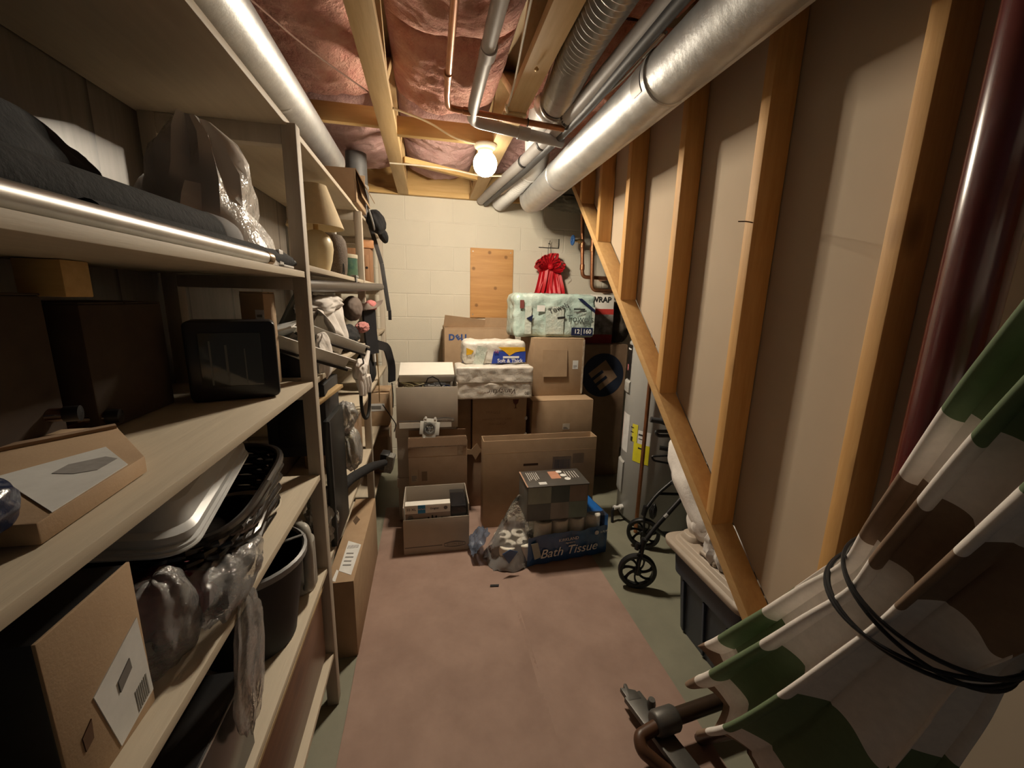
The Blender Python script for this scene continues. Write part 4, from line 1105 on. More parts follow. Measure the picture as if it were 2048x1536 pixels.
loft(MB(), [(rrect(1.062, 1.53, 1.02, 1.545, .06), .415), (rrect(1.058, 1.534, 1.016, 1.549, .06), .44), (rrect(1.07, 1.52, 1.03, 1.535, .06), .45), (rrect(1.095, 1.495, 1.05, 1.515, .05), .45),
            (rrect(1.105, 1.485, 1.06, 1.505, .05), .468)]).build('lid', LID, tt, bev=.004)
loft(MB(), [(rrect(1.11, 1.24, 1.40, 1.50, .03), .462), (rrect(1.125, 1.225, 1.41, 1.49, .03), .49)]).build('lid_boss', LID, tt, bev=.004)
loft(MB(), [(rrect(1.11, 1.24, 1.08, 1.20, .03), .462), (rrect(1.125, 1.225, 1.09, 1.19, .03), .49)]).build('lid_boss', LID, tt, bev=.004)
MB().tube(bend([(1.115, 1.33, .47), (1.115, 1.33, .482), (1.115, 1.25, .482), (1.115, 1.25, .47)], .01), .010, 10).build('lid_latch', LID, tt)
tag(MB().sack((1.195, 1.52, .665), (.075, .245, .085), 12, 7, .05, .10, rot=(R(40), 0, 0)).sack((1.20, 1.415, .545), (.07, .10, .085), 14, 6, .06, .12, zmin=.469).build('blanket', WHITECLOTH),
    'rolled white blanket leaning on the tub lid behind the sloping plate', 'blanket')
wbag = MB().sack((1.205, 1.265, .525), (.10, .105, .085), 21, 11, .10, .2, zmin=.469)
tag(wbag.build('plastic_bag', M('white_bag', (.72, .70, .68), (.62, .60, .58), rough=.4, bmp=.3)), 'crumpled white plastic bag lying on the tub lid', 'bag')

# ================================================================== folded patio umbrella
um = thing('patio_umbrella', 'folded plaid patio umbrella tied with black cord, leaning in the right foreground', 'umbrella', (.915, .98, 0))
CA = [Vector(p) for p in ((.845, .665, .49), (.828, .585, .63), (.802, .435, 1.02), (.788, .292, 1.40), (.78, .14, 1.80), (.78, .05, 2.03))]
RA = [.205, .19, .122, .132, .122, .08]
def spl(t, A):
    t = t * (len(A) - 1); i = min(int(t), len(A) - 2); f = t - i
    p0 = A[max(i - 1, 0)]; p1 = A[i]; p2 = A[i + 1]; p3 = A[min(i + 2, len(A) - 1)]
    return .5 * ((2 * p1) + (p2 - p0) * f + (2 * p0 - 5 * p1 + 4 * p2 - p3) * f * f + (3 * p1 - p0 - 3 * p2 + p3) * f ** 3)
AX = (CA[3] - CA[0]).normalized(); UX = Vector((-1, 0, 0)); UX = (UX - AX * UX.dot(AX)).normalized(); UY = AX.cross(UX)
NF = 9
def canopy(u, v):
    a = 2 * PI * u; c = spl(v, CA); r = spl(v, RA)
    ph = NF * u + .30 * math.sin(2 * a + 1) + .22 * noise.noise(Vector((v * 2.5, math.cos(a) * 1.3, math.sin(a) * 1.3)))
    fr = ph % 1
    f = .5 - .5 * math.cos(2 * PI * fr)
    f = f ** .75
    k = math.floor(ph) % NF
    d_ = (.40 - .10 * abs(v - .42)) * (1 + .35 * noise.noise(Vector((k * 1.7, 1, 0))))
    tie = math.exp(-((v - .40) / .035) ** 2) * .10
    rr_ = r * (1 - tie) * (1.06 - d_ * (1 - f) + .03 * noise.noise(Vector((math.cos(a) * 3, math.sin(a) * 3, v * 5))))
    a2 = a + .30 * math.sin(2 * PI * fr) * (2 * PI / NF) * .8 + .35 * (v - .4)
    p = c + (UX * math.cos(a2) + UY * math.sin(a2)) * rr_
    hem = (1 - min(1, v / .10))
    p.x = min(p.x, .992)
    p += AX * hem * (.035 * math.sin(2 * PI * fr + 1) + .05 * noise.noise(Vector((math.cos(a) * 2, math.sin(a) * 2, 3))))
    return p
def umbrella_mat():
    m, nt, b_, o = base_mat('umbrella_plaid')
    uv = nt.nodes.new('ShaderNodeUVMap'); sx = nt.nodes.new('ShaderNodeSeparateXYZ')
    nt.links.new(uv.outputs[0], sx.inputs[0])
    rp = nt.nodes.new('ShaderNodeValToRGB'); rp.color_ramp.interpolation = 'CONSTANT'
    W_, G_, B_ = (.78, .73, .68, 1), (.13, .185, .095, 1), (.22, .145, .095, 1)
    stops = [(0, B_), (.085, W_), (.175, G_), (.29, W_), (.435, B_), (.505, W_), (.565, G_), (.64, W_), (.72, B_), (.80, W_)]
    el = rp.color_ramp.elements
    el[0].position, el[0].color = stops[0]; el[1].position, el[1].color = stops[1]
    for ps, c_ in stops[2:]:
        e = el.new(ps); e.color = c_
    nt.links.new(sx.outputs['Y'], rp.inputs['Fac'])
    f = noise_fac(nt, coords(nt), 60)
    mx = nt.nodes.new('ShaderNodeMix'); mx.data_type = 'RGBA'; mx.blend_type = 'MULTIPLY'
    nt.links.new(f, mx.inputs[0]); nt.links.new(rp.outputs['Color'], mx.inputs[6]); mx.inputs[7].default_value = (.88, .88, .88, 1)
    nt.links.new(mx.outputs[2], b_.inputs['Base Color']); b_.inputs['Roughness'].default_value = .85
    return m
NU, NV = 330, 160
cano = MB().grid(canopy, NU, NV, wrap=True).build('canopy', umbrella_mat(), um, smooth=70)
uvl = cano.data.uv_layers.new(name='cloth')
for lp_ in cano.data.loops:
    i_, j_ = divmod(lp_.vertex_index, NV + 1)
    u_ = i_ / NU
    uvl.data[lp_.index].uv = (u_, min(.999, max(0, j_ / NV + .006 * math.sin(NF * u_ * 2 * PI) + .014 * noise.noise(Vector((math.cos(2 * PI * u_) * 2, math.sin(2 * PI * u_) * 2, 0))))))
def ringpts(v, k, tilt, dr):
    pts = []
    for i in range(60):
        u = i / 59; a = 2 * PI * u; vv = v + tilt * math.cos(a - 2.4)
        c = spl(vv, CA); r = spl(vv, RA)
        pts.append(c + (UX * math.cos(a) + UY * math.sin(a)) * (r * (.965 + dr)))
    return pts
for v, tilt, dr in ((.395, .012, .0), (.402, .022, .012), (.412, .004, .02), (.400, -.006, .006)):
    MB().tube(ringpts(v, 0, tilt, dr), .0034, 8).build('tie_cord', BLACK, um)
POLE = M('dark_brown_metal', (.055, .035, .022), (.045, .028, .018), rough=.4, metal=.3)
MB().tube([(.915, .98, .0), CA[0], CA[2], CA[4]], .019, 14).build('pole', POLE, um)

# dark metal stand lying on the floor
st = thing('metal_stand', 'dark metal cross stand with clamp and bent brown end, on the floor at the front', 'stand', (.78, .99, 0))
DK = M('gunmetal', (.12, .115, .105), (.09, .086, .078), rough=.45, metal=.4)
MB().tube([(.765, .99, .10), (1.14, 1.03, .105)], .026, 18).build('tube', POLE, st)
MB().lathe([(.001, -.045), (.034, -.045), (.040, -.035), (.040, .035), (.034, .045), (.001, .045)], (.775, .99, .10), (1, .1, .0), 22).build('clamp', DK, st, bev=.003)
MB().bar((.725, 1.125, .060), (.80, .80, .055), .072, .022).build('strap', DK, st, bev=.004)
MB().prism([(.692, 1.155), (.708, 1.150), (.712, 1.168), (.724, 1.165), (.722, 1.145), (.745, 1.135), (.752, 1.10), (.700, 1.10)], .052, .072).build('strap_end', DK, st, bev=.003)
MB().lathe([(.001, -.02), (.012, -.02), (.016, 0), (.012, .02), (.001, .02)], (.765, 1.06, .09), (0, 0, 1), 12).build('bolt', DK, st)
MB().tube(bend([(.76, .985, .10), (.665, .965, .09), (.66, .935, .075), (.745, .875, .025), (.80, .83, .02)], .05), .021, 16).build('bent_end', M('brown_enamel', (.095, .045, .024), (.07, .034, .018), rough=.4), st)
MB().bx(.76, .80, .78, .84, 0, .045).build('foot', DK, st, bev=.004)
MB().bx(1.10, 1.16, 1.0, 1.06, 0, .08).build('foot', DK, st, bev=.004)

# ================================================================== wooden shelving along the left wall
su = thing('shelving_unit', 'pale wooden shelving unit along the dark left wall', 'shelving', (-.55, 1.7, 0))
FXp = -.35
for y in (-.28, 1.338, 2.49, 3.56):
    top = 1.962 if y < 1.5 else 1.955
    MB().bx(FXp - .039, FXp, y, y + .040, 0, top).build('post', POSTWOOD, su, bev=.002)
    MB().bx(-.728, -.690, y, y + .040, 0, top).build('post', POSTWOOD, su, bev=.002)
    for z0, z1 in ((1.905, 1.955), (1.512, 1.548), (1.175, 1.217), (.870, .905), (.520, .559), (.175, .213)):
        MB().bx(-.690, FXp - .039, y + .001, y + .037, z0, z1).build('cross_rail', POSTWOOD, su, bev=.0015)
segs = [(-.25, 1.338), (1.378, 2.49), (2.53, 3.56)]
def board(y0, y1, z1, x1=-.354, x0=-.735, th=.018):
    MB().bx(x0, x1, y0, y1, z1 - th, z1).build('shelf_board', SHELFWOOD, su, bev=.0015)
board(-.25, 2.40, 1.973, -.372); board(2.40, 3.60, 1.973, -.372)
for (y0, y1), dz in zip(segs, (0, .022, .022)):
    board(y0, y1, 1.566 + dz)
    board(y0, y1, 1.235); board(y0 if y0 != 1.378 else 1.76, y1, .923); board(y0, y1, .577); board(y0, y1, .231, -.43 if y0 == 1.378 else -.354)
MB().bx(-.668, -.60, .84, .90, 1.485, 1.547).build('cleat', PINE_X, su, bev=.002)

def on(name, mb, mat, label, cat, group=None, **k):
    return tag(mb.build(name, mat, **k), label, cat, group)

CARD_X = M('shaded_brown_card', (.055, .036, .024), (.04, .026, .018), rough=.85)  # cardboard darkened so the shade at the back of the shelf is in its colour
# ---- top of the unit
tbx = thing('open_carton', 'open brown carton on top of the shelving, flaps hanging open towards the block wall', 'box', (-.50, 2.5, 1.974))
X0, X1, Y0, Y1, Z0, Z1 = -.66, -.352, 2.36, 2.72, 1.974, 2.135
mb = MB(); mb.bx(X0, X1, Y0, Y1, Z0, Z0 + .005)
mb.bx(X0, X1, Y0, Y0 + .005, Z0, Z1); mb.bx(X0, X1, Y1 - .005, Y1, Z0, Z1); mb.bx(X0, X0 + .005, Y0, Y1, Z0, Z1); mb.bx(X1 - .005, X1, Y0, Y1, Z0, Z1)
mb.build('body', CARD, tbx, bev=.001)
MB().box((X1 + .026, (Y0 + Y1) / 2, Z1 - .045), (.004, .34, .11), (0, R(-28), 0)).build('flap', CARD, tbx)
MB().box((X1 + .012, (Y0 + Y1) / 2 + .02, Z1 - .075), (.004, .30, .10), (0, R(-12), 0)).build('flap', CARD, tbx)
MB().box(((X0 + X1) / 2, Y1 + .02, Z1 + .03), (.3, .004, .09), (R(-30), 0, 0)).build('flap', CARD, tbx)
cpb = thing('cap', 'black cap hanging from the open carton on top of the shelving', 'cap', (-.31, 2.8, 1.90))
MB().blob((-.315, 2.88, 1.965), (.055, .085, .075), 31, .12, 1.6, rot=(R(30), R(-20), 0)).build('crown', BLACKCLOTH, cpb)
MB().blob((-.285, 2.98, 1.90), (.030, .07, .030), 32, .1, 1.5, rot=(R(-35), R(-20), 0)).build('brim', BLACKCLOTH, cpb)
MB().tube(bend([(-.34, 2.70, 2.02), (-.325, 2.76, 1.96), (-.32, 2.84, 1.905), (-.33, 2.9, 1.90)], .04), .006, 8).build('strap', GREY, cpb)

# ---- upper shelf beyond the front post: lamps and tins
lm = thing('table_lamp', 'cream table lamp with a conical shade on the upper shelf, right behind the front post', 'lamp', (-.44, 1.869, 1.589))
CREAM = M('cream_ceramic', (.66, .56, .36), (.60, .50, .31), rough=.35)
SHADE = M('parchment_shade', (.62, .50, .31), (.56, .45, .28), rough=.8, scale=40)
c = (-.441, 1.869, 1.589)
MB().lathe([(.001, 0), (.042, 0), (.045, .01), (.056, .05), (.0625, .095), (.060, .125), (.048, .15), (.028, .165), (.018, .168), (.001, .168)], c).build('base', CREAM, lm)
MB().lathe([(.010, .168), (.010, .20)], c, n=14).build('stem', BRASSY, lm)
MB().lathe([(.106, .176), (.108, .178), (.050, .338), (.048, .338), (.104, .178), (.106, .176)], c, n=36).build('lamp_shade', SHADE, lm)
lm = thing('table_lamp', 'grey brown ribbed table lamp base without a shade, behind the cream lamp', 'lamp', (-.425, 2.13, 1.589))
c = (-.425, 2.13, 1.589)
MB().lathe([(.001, 0), (.044, 0), (.050, .02), (.054, .06), (.055, .12), (.050, .16), (.034, .185), (.014, .19), (.001, .19)], c).build('base', M('grey_brown_wicker', (.17, .13, .10), (.11, .085, .065), rough=.7, scale=120, bmp=.5), lm)
MB().lathe([(.012, .19), (.012, .225), (.001, .225)], c, n=14).build('stem', PAPER, lm)
MB().tube(bend([(-.40, 2.09, 1.592), (-.375, 2.03, 1.60), (-.37, 2.02, 1.65), (-.375, 2.06, 1.60), (-.385, 2.08, 1.593)], .03), .003, 6).build('cord', BLACK, lm)
tn = thing('tin', 'dark green printed tin on the upper shelf, in front of the middle post', 'tin', (-.43, 2.40, 1.589))
MB().lathe([(.001, 0), (.06, 0), (.062, .004), (.062, .115), (.001, .115)], (-.43, 2.40, 1.589), n=28).build('can', M('green_print', (.03, .09, .075), (.10, .17, .10), rough=.4, scale=30), tn)
MB().lathe([(.063, .105), (.064, .108), (.064, .125), (.001, .127)], (-.43, 2.40, 1.589), n=28).build('lid', M('pale_lid', (.6, .55, .42), rough=.4), tn)
on('clip', MB().bx(-.372, -.345, 2.19, 2.27, 1.589, 1.60).bx(-.353, -.347, 2.20, 2.24, 1.565, 1.59), GREY, 'small grey clip on the edge of the upper shelf under the tin', 'clip', bev=.001)
wbx = thing('wooden_box', 'upright brown wooden box with holes on the upper shelf beyond the middle post', 'box', (-.42, 2.95, 1.589))
MB().bx(-.50, -.36, 2.88, 3.02, 1.589, 1.80).build('body', wood('red_brown_wood', (.34, .18, .09), (.27, .135, .065), 'Z'), wbx, bev=.003)
for x in (-.475, -.43, -.385):
    MB().bx(x - .012, x + .012, 2.877, 2.882, 1.60, 1.76).build('slat', wood('red_brown_slat', (.38, .21, .11), (.3, .16, .08), 'Z'), wbx, bev=.001)
MB().lathe([(.001, .001), (.008, .001), (.008, 0)], (-.385, 2.8765, 1.68), (0, -1, 0), 12).build('hole', BLACK, wbx)
on('wood_block', MB().box((-.40, 2.95, 1.83), (.10, .13, .05), (0, 0, R(12))), M('orange_wood', (.55, .27, .12), (.45, .21, .09), rough=.6), 'small orange wood block on top of the upright wooden box', 'block', bev=.003)
on('rod', MB().tube([(-.395, 1.41, 1.527), (-.345, 2.1, 1.540), (-.30, 2.86, 1.560)], .021, 16), M('dark_rod', (.075, .062, .055), (.06, .05, .044), rough=.35), 'long dark rod slung under the edge of the upper shelf, across the middle post', 'rod')
st_ = thing('strap', 'long thin black strap hanging past the far shelf end by the block wall', 'strap', (-.29, 3.0, 1.4))
MB().bar((-.305, 3.02, 1.72), (-.270, 3.05, 1.40), .028, .006, (0, -1, 0)).bar((-.369, 3.015, 1.962), (-.305, 3.02, 1.72), .028, .006, (0, -1, 0)).build('webbing', DGREY, st_, bev=.001)
MB().box((-.266, 3.055, 1.37), (.022, .010, .07)).build('buckle', BLACK, st_, bev=.002)

# ---- middle shelf beyond the front post
def drape(u, v):
    # hangs from the shelf rim, gathers to the far side and falls to a point
    y0, y1 = 1.53 + .20 * v ** 1.3, 1.93 - .02 * v
    y = y0 + (y1 - y0) * u
    fold = math.sin(u * 15 + 3 * v + 2 * noise.noise(Vector((u * 2, v * 2, 4)))) * (.010 + .012 * (1 - u) * v) + .018 * noise.noise(Vector((u * 3, v * 2.5, 1)))
    x = -.375 + .022 * math.sin(PI * v) + fold
    z = 1.452 - .20 * v * (1 - .25 * (1 - u)) - .02 * math.sin(PI * u)
    return (x, y, z)
cbm = MB().sack((-.425, 1.76, 1.462), (.075, .20, .038), 41, 7, .10, .18, rot=(R(4), 0, R(-4))).grid(drape, 60, 34)
on('cloth_bundle', cbm, WHITECLOTH, 'white cloth bundle under the dark rod on the middle shelf', 'cloth', smooth=75)
on('cloth_bundle', MB().sack((-.368, 1.54, 1.285), (.030, .07, .080), 43, 6, .10, .18), WHITECLOTH, 'smaller pinkish white cloth hanging close behind the front post', 'cloth')
vz = thing('visor', 'grey brown sun visor with a pink lining, on the middle shelf by the middle post', 'hat', (-.33, 2.35, 1.43))
MB().blob((-.375, 2.22, 1.435), (.045, .11, .062), 45, .08, 1.5).build('crown', M('taupe_felt', (.20, .155, .13), (.165, .125, .105), rough=.9), vz)
MB().grid(lambda u, v: Vector((-.34, 2.42, 1.43)) + Vector((.075 * math.sin(PI * (u - .5)) * v + .01, .16 * (u - .5) * 1.3, -.055 * math.cos(PI * (u - .5)) * v + .03 + .02 * v)), 16, 8).build('brim', M('taupe_felt_brim', (.24, .19, .16), rough=.9), vz)
MB().blob((-.322, 2.50, 1.445), (.035, .05, .032), 46, .08, 1.5).build('lining', M('pink_lining', (.62, .22, .21), (.55, .18, .17), rough=.8), vz)
on('cloth_bundle', MB().blob((-.345, 2.30, 1.335), (.035, .09, .028), 47, .15, 2), M('pink_cloth', (.55, .24, .22), (.45, .18, .17), rough=.9), 'pink cloth tucked below the visor at the middle post', 'cloth')
on('cloth_bundle', MB().blob((-.40, 2.1, 1.30), (.06, .20, .062), 48, .2, 2, zmin=1.236), BLACKCLOTH, 'black cloth heap on the middle shelf behind the white slats', 'cloth')
SLAT = M('white_slat', (.74, .74, .70), (.66, .66, .62), rough=.4)
for i, (a, b) in enumerate((((-.465, 1.335, 1.365), (-.288, 1.525, 1.262)), ((-.415, 1.42, 1.40), (-.278, 1.875, 1.268)))):
    s_ = thing('bed_rail', ['white metal slat jutting off the middle shelf, nearer one beside the front post', 'white metal slat jutting off the middle shelf, further one under the white cloth'][i], 'slat', Vector(a).lerp(Vector(b), .5))
    a, b = Vector(a), Vector(b); d_ = (b - a).normalized()
    MB().bar(a, b, .010, .042, (.5, 0, 1)).build('rail', SLAT, s_, bev=.001)
    for k in (-1, 1):
        up = Vector((.5, 0, 1)); up = (up - d_ * up.dot(d_)).normalized()
        MB().bar(b + up * .017 * k, b + up * .017 * k + d_ * .03, .010, .008, (.5, 0, 1)).build('prong', SLAT, s_, bev=.001)
    MB().bar(a + Vector((0, 0, -.024)), b + Vector((0, 0, -.024)), .012, .008, (.5, 0, 1)).build('under_rail', BLACK, s_)
gv = thing('glove', 'white work glove hanging beside the middle post above the black loop', 'glove', (-.33, 2.1, 1.10))
MB().blob((-.335, 2.10, 1.135), (.035, .075, .062), 51, .15, 1.8).build('palm', WHITECLOTH, gv)
for k in range(4):
    MB().tube([(-.335 + .008 * k, 2.05 + .035 * k, 1.10), (-.328 + .008 * k, 2.05 + .04 * k, 1.055), (-.326 + .006 * k, 2.055 + .04 * k, 1.02 - .012 * (k % 2))], [.017, .014, .010], 10).build('finger', WHITECLOTH, gv)
MB().tube([(-.32, 2.15, 1.15), (-.315, 2.21, 1.185), (-.31, 2.235, 1.215)], [.016, .013, .009], 10).build('thumb', WHITECLOTH, gv)
on('loop_handle', MB().tube([Vector((-.325, 2.16, .985)) + Vector((.012 * math.cos(t), .062 * math.cos(t), .115 * math.sin(t))) for t in [2 * PI * i / 40 for i in range(41)]], .0085, 10).tube([(-.325, 2.16, 1.10), (-.31, 2.05, 1.19), (-.292, 1.86, 1.262)], .004, 8), BLACK, 'long black loop handle hanging down left of the middle post', 'handle')
mn = thing('black_case', 'dark boxy case under the white slats on the shelf behind the front post', 'case', (-.42, 1.62, .94))
MB().bx(-.56, -.362, 1.50, 1.72, .924, 1.19).build('body', M('charcoal', (.022, .022, .024), rough=.5), mn, bev=.006)
MB().bx(-.52, -.40, 1.496, 1.502, .96, 1.15).build('front_panel', BLACK, mn, bev=.002)
on('wood_strip', MB().bar((-.40, 1.42, 1.12), (-.33, 1.60, 1.165), .025, .012), PINE, 'short pale wood strip slanting below the nearer white slat', 'lumber', bev=.001)

# straps and bags by the middle post
ST = M('black_webbing', (.022, .022, .026), (.015, .015, .018), rough=.7)
def hang(name, label, pts, w_, t_, cat='strap'):
    pts = bend(pts, .06, 6); mb = MB(); n_ = len(pts)
    vs = []
    for i, p in enumerate(pts):
        tgt = (pts[min(i + 1, n_ - 1)] - pts[max(i - 1, 0)]).normalized()
        side = tgt.cross(Vector((1, -1.2, 0))).normalized(); nn = side.cross(tgt)
        for a, b in ((-1, -1), (1, -1), (1, 1), (-1, 1)): vs.append(p + side * w_ / 2 * a + nn * t_ / 2 * b)
    fs = [(i * 4 + j, i * 4 + (j + 1) % 4, (i + 1) * 4 + (j + 1) % 4, (i + 1) * 4 + j) for i in range(n_ - 1) for j in range(4)] + [(3, 2, 1, 0), tuple((n_ - 1) * 4 + j for j in range(4))]
    return tag(mb.add(vs, fs).build(name, ST, bev=0), label, cat)
hang('strap', 'wide black strap hanging down against the middle post', [(-.330, 2.46, 1.42), (-.328, 2.47, 1.30), (-.320, 2.47, 1.17)], .075, .02)
hang('strap', 'curving black strap bowing out towards the block wall', [(-.31, 2.60, 1.21), (-.27, 2.80, 1.17), (-.255, 2.95, 1.02), (-.262, 2.98, .90)], .055, .014)
on('cord', MB().tube(bend([(-.262, 2.98, .89), (-.258, 2.99, .80), (-.262, 3.0, .70)], .02), .004, 6), BLACK, 'thin black cord dangling straight from the curving strap', 'cord')
on('cord', MB().tube(bend([(-.30, 2.70, .80), (-.26, 2.82, .68), (-.235, 2.9, .60), (-.255, 2.95, .53)], .04), .0035, 6), BLACK, 'thin black cord slanting down to the stacked file boxes', 'cord')
on('cord', MB().tube(bend([(-.315, 2.56, 1.30), (-.305, 2.58, 1.05), (-.31, 2.62, .84)], .04), .003, 6), BRASSY, 'thin tan cord hanging just right of the middle post', 'cord')
on('bag', MB().blob((-.39, 2.68, 1.052), (.062, .12, .120), 55, .1, 1.6), BLACKCLOTH, 'black zip bag hanging right of the middle post above the labelled carton', 'bag')
on('bottle', MB().lathe([(.001, 0), (.03, 0), (.032, .01), (.032, .10), (.012, .125), (.012, .15), (.001, .15)], (-.40, 2.70, 1.236)), M('brown_glass', (.10, .035, .015), rough=.15, spec=.7), 'dark brown bottle on the middle shelf right of the middle post', 'bottle')
on('pole', MB().tube([(-.338, 2.58, 1.44), (-.332, 2.60, 1.22), (-.33, 2.62, 1.10)], [.013, .011, .010], 12), WHITEPL, 'pale upright pole end between the two black straps', 'pole')

# ---- lower shelves beyond the front post
cb = carton('carton', 'small tan carton with a white address label, on the low shelf beyond the middle post', -.62, -.285, 2.95, 3.25, .578, .815, CARD)
MB().bx(-.42, -.315, 2.9485, 2.9495, .69, .745).build('label', PAPER, cb)
MB().bx(-.41, -.34, 2.9475, 2.9484, .705, .73).build('print', GREYINK, cb)
carton('carton', 'dark brown carton on the bottom shelf under the address labelled one', -.62, -.30, 2.90, 3.25, .232, .515, CARD_D)
carton('carton', 'plain brown carton on the low shelf just behind the middle post', -.66, -.40, 2.22, 2.47, .578, .83, CARD_D)
bp_ = thing('laminate_board', 'tall thin black laminate board standing upright beside the front post', 'board', (-.35, 1.6, .578))
MB().bx(-.366, -.345, 1.46, 1.70, .578, 1.065).build('sheet', M('black_laminate', (.022, .024, .024), rough=.35), bp_, bev=.002)
MB().bx(-.346, -.343, 1.46, 1.47, .60, 1.06).build('edge_strip', DGREY, bp_)
cbg = thing('plastic_bag', 'clear knotted plastic bag of pale packing hanging beside the black laminate board', 'bag', (-.35, 1.80, .77))
MB().sack((-.345, 1.79, .845), (.048, .085, .10), 61, 8, .10, .14, rot=(0, R(-6), 0)).sack((-.352, 1.78, .995), (.042, .072, .062), 62, 8, .12, .18).build('film', film('bright_film', (.97, .96, .93), .30, .14, .45, 24), cbg)
MB().blob((-.352, 1.79, .835), (.034, .058, .075), 63, .25, 2.2).build('contents', M('cream_foam', (.62, .56, .40), rough=.8), cbg)
MB().tube([(-.345, 1.75, .935), (-.338, 1.80, .938), (-.345, 1.84, .935)], .012, 10).build('knot', WHITECLOTH, cbg)
br = thing('scrubbing_brush', 'black long handled brush with grey bristles sticking out past the middle post', 'brush', (-.30, 2.1, .58))
MB().tube(bend([(-.46, 1.55, .60), (-.385, 1.85, .66), (-.315, 2.15, .60), (-.262, 2.32, .55)], .12), [.022, .022] + [.024] * 10 + [.022, .02], 14).build('handle', BLACKCLOTH, br)
MB().box((-.262, 2.37, .545), (.05, .06, .11), (R(10), R(8), R(-10))).build('head', BLACK, br, bev=.006)
BRI = M('grey_bristles', (.30, .30, .27), (.14, .14, .125), rough=.6, scale=150, stretch=(1, .2, 1), bmp=.8)
MB().box((-.236, 2.36, .53), (.045, .05, .115), (R(10), R(14), R(-10))).build('bristles', BRI, br, bev=.004)
on('folding_bracket', MB().tube(bend([(-.40, 1.50, .80), (-.37, 1.62, .70), (-.362, 1.72, .60)], .03), .012, 10).tube(bend([(-.362, 1.72, .60), (-.40, 1.95, .64)], .02), .010, 10), BLACK, 'black folding bracket leg resting on the low shelf under the clear bag', 'bracket')
on('paper_scrap', MB().grid(lambda u, v: (-.43 + .075 * u + .008 * noise.noise(Vector((u * 4, v * 4, 1))), 1.62 + .09 * v, .582 + .05 * (1 - u) * v + .012 * noise.noise(Vector((u * 5, v * 5, 3)))), 10, 10), PAPER, 'crumpled white paper scrap lying at the edge of the low shelf', 'paper')
on('plastic_bag', MB().blob((-.40, 1.50, .68), (.045, .075, .09), 65, .25, 2.2, ridge=True, zmin=.578), film('dusty_film', (.9, .88, .82), .45, .2, .4, 26), 'dusty clear bag slumped behind the front post on the low shelf', 'bag')

# ---- carton on the floor in front of the front post
fb = thing('carton', 'long tan carton with a white barcode label, on the floor against the front post', 'box', (-.38, 1.85, 0))
X0, X1, Y0, Y1, Z1 = -.420, -.313, 1.545, 2.26, .362
MB().bx(X0, X1, Y0, Y1, 0, Z1 - .003).build('body', CARD, fb, bev=.003)
MB().bx(X0, X1 - .0005, Y0 + .0005, Y1 - .0005, Z1 - .003, Z1).build('flap', CARD, fb, bev=.001)
def topquad(name, pts, z, mat):
    return MB().prism(pts, z, z + .0012).build(name, mat, fb)
topquad('label', [(-.385, 1.62), (-.330, 1.585), (-.322, 1.80), (-.385, 1.84)], Z1, PAPER)
mb = MB()
for k in range(9): mb.bar((-.378 + .0055 * k, 1.775, Z1 + .0016), (-.377 + .0055 * k, 1.80, Z1 + .0016), .0022, .0008)
for k in range(4): mb.bar((-.376, 1.74 - .028 * k, Z1 + .0016), (-.345 + .004 * (k % 2), 1.735 - .028 * k, Z1 + .0016), .007, .0008)
mb.build('print', GREYINK, fb)
topquad('torn_hole', [(-.395, 2.02), (-.375, 1.98), (-.362, 2.03), (-.385, 2.07)], Z1, M('tear_dark', (.10, .06, .03)))
topquad('label', [(-.40, 1.56), (-.385, 1.552), (-.385, 1.62), (-.395, 1.63)], Z1, PAPER)

# ================================================================== near bay, upper shelf
al = thing('aluminium_tube', 'long bare aluminium tube lying along the front edge of the upper shelf', 'tube', (-.37, .6, 1.567))
MB().tube([(-.376, -.2, 1.5815), (-.372, 1.08, 1.5815)], .0140, 18).build('tube', STEEL, al)
MB().lathe([(.0142, 0), (.0155, .002), (.0155, .03), (.001, .032)], (-.372, 1.08, 1.5815), (0, 1, 0)).build('end_cap', M('bronze_cap', (.35, .24, .14), rough=.35, metal=.7), al)
on('clip', MB().bx(-.372, -.354, 1.16, 1.24, 1.567, 1.573).bx(-.374, -.366, 1.17, 1.20, 1.573, 1.61), WHITEPL, 'small white clip on the upper shelf edge just before the front post', 'clip', bev=.002)
gb_ = thing('plastic_bag', 'large grey translucent plastic bag standing in a peak on the upper shelf', 'bag', (-.47, 1.15, 1.567))
GBF = film('grey_bag_film', (.80, .74, .68), .88, .2, .2, 10)
def tent(u, v):
    a = 2 * PI * u; ca, sa = math.cos(a), math.sin(a)
    bxx, byy = -.500 + .138 * ca, 1.13 + .185 * sa
    txx, tyy = -.490 + .055 * ca, 1.10 + .050 * sa
    k = v ** 1.35
    x, y = txx + (bxx - txx) * k, tyy + (byy - tyy) * k
    z = 1.857 - .289 * v ** .92
    if v < .12: x, y, z = txx + (x - txx) * v / .12 - .03 * (1 - v / .12) * ca, tyy + (y - tyy) * v / .12, z + .004
    nn = noise.noise(Vector((ca * 2.2, sa * 2.2, v * 2.5))) * .05 + (1 - 2 * abs(noise.noise(Vector((ca * 3, sa * 3, v * 2 + 5))))) * .018
    nn *= math.sin(PI * min(1, v + .08)) if v < 1 else 0
    return (min(x + ca * nn, -.362), y + sa * nn, max(z + nn * .3, 1.568))
MB().grid(tent, 22, 9, wrap=True).build('film', GBF, gb_, smooth=38)
MB().blob((-.51, 1.13, 1.66), (.085, .10, .09), 71, .2, 1.6, zmin=1.569).build('contents', DGREY, gb_)
on('garment_bag', MB().blob((-.63, .72, 1.66), (.085, .30, .105), 73, .16, 1.6, zmin=1.567).blob((-.58, 1.0, 1.61), (.07, .16, .06), 74, .16, 1.7, zmin=1.567), BLACKCLOTH, 'humped black cloth bag lying at the back of the near upper shelf', 'bag')
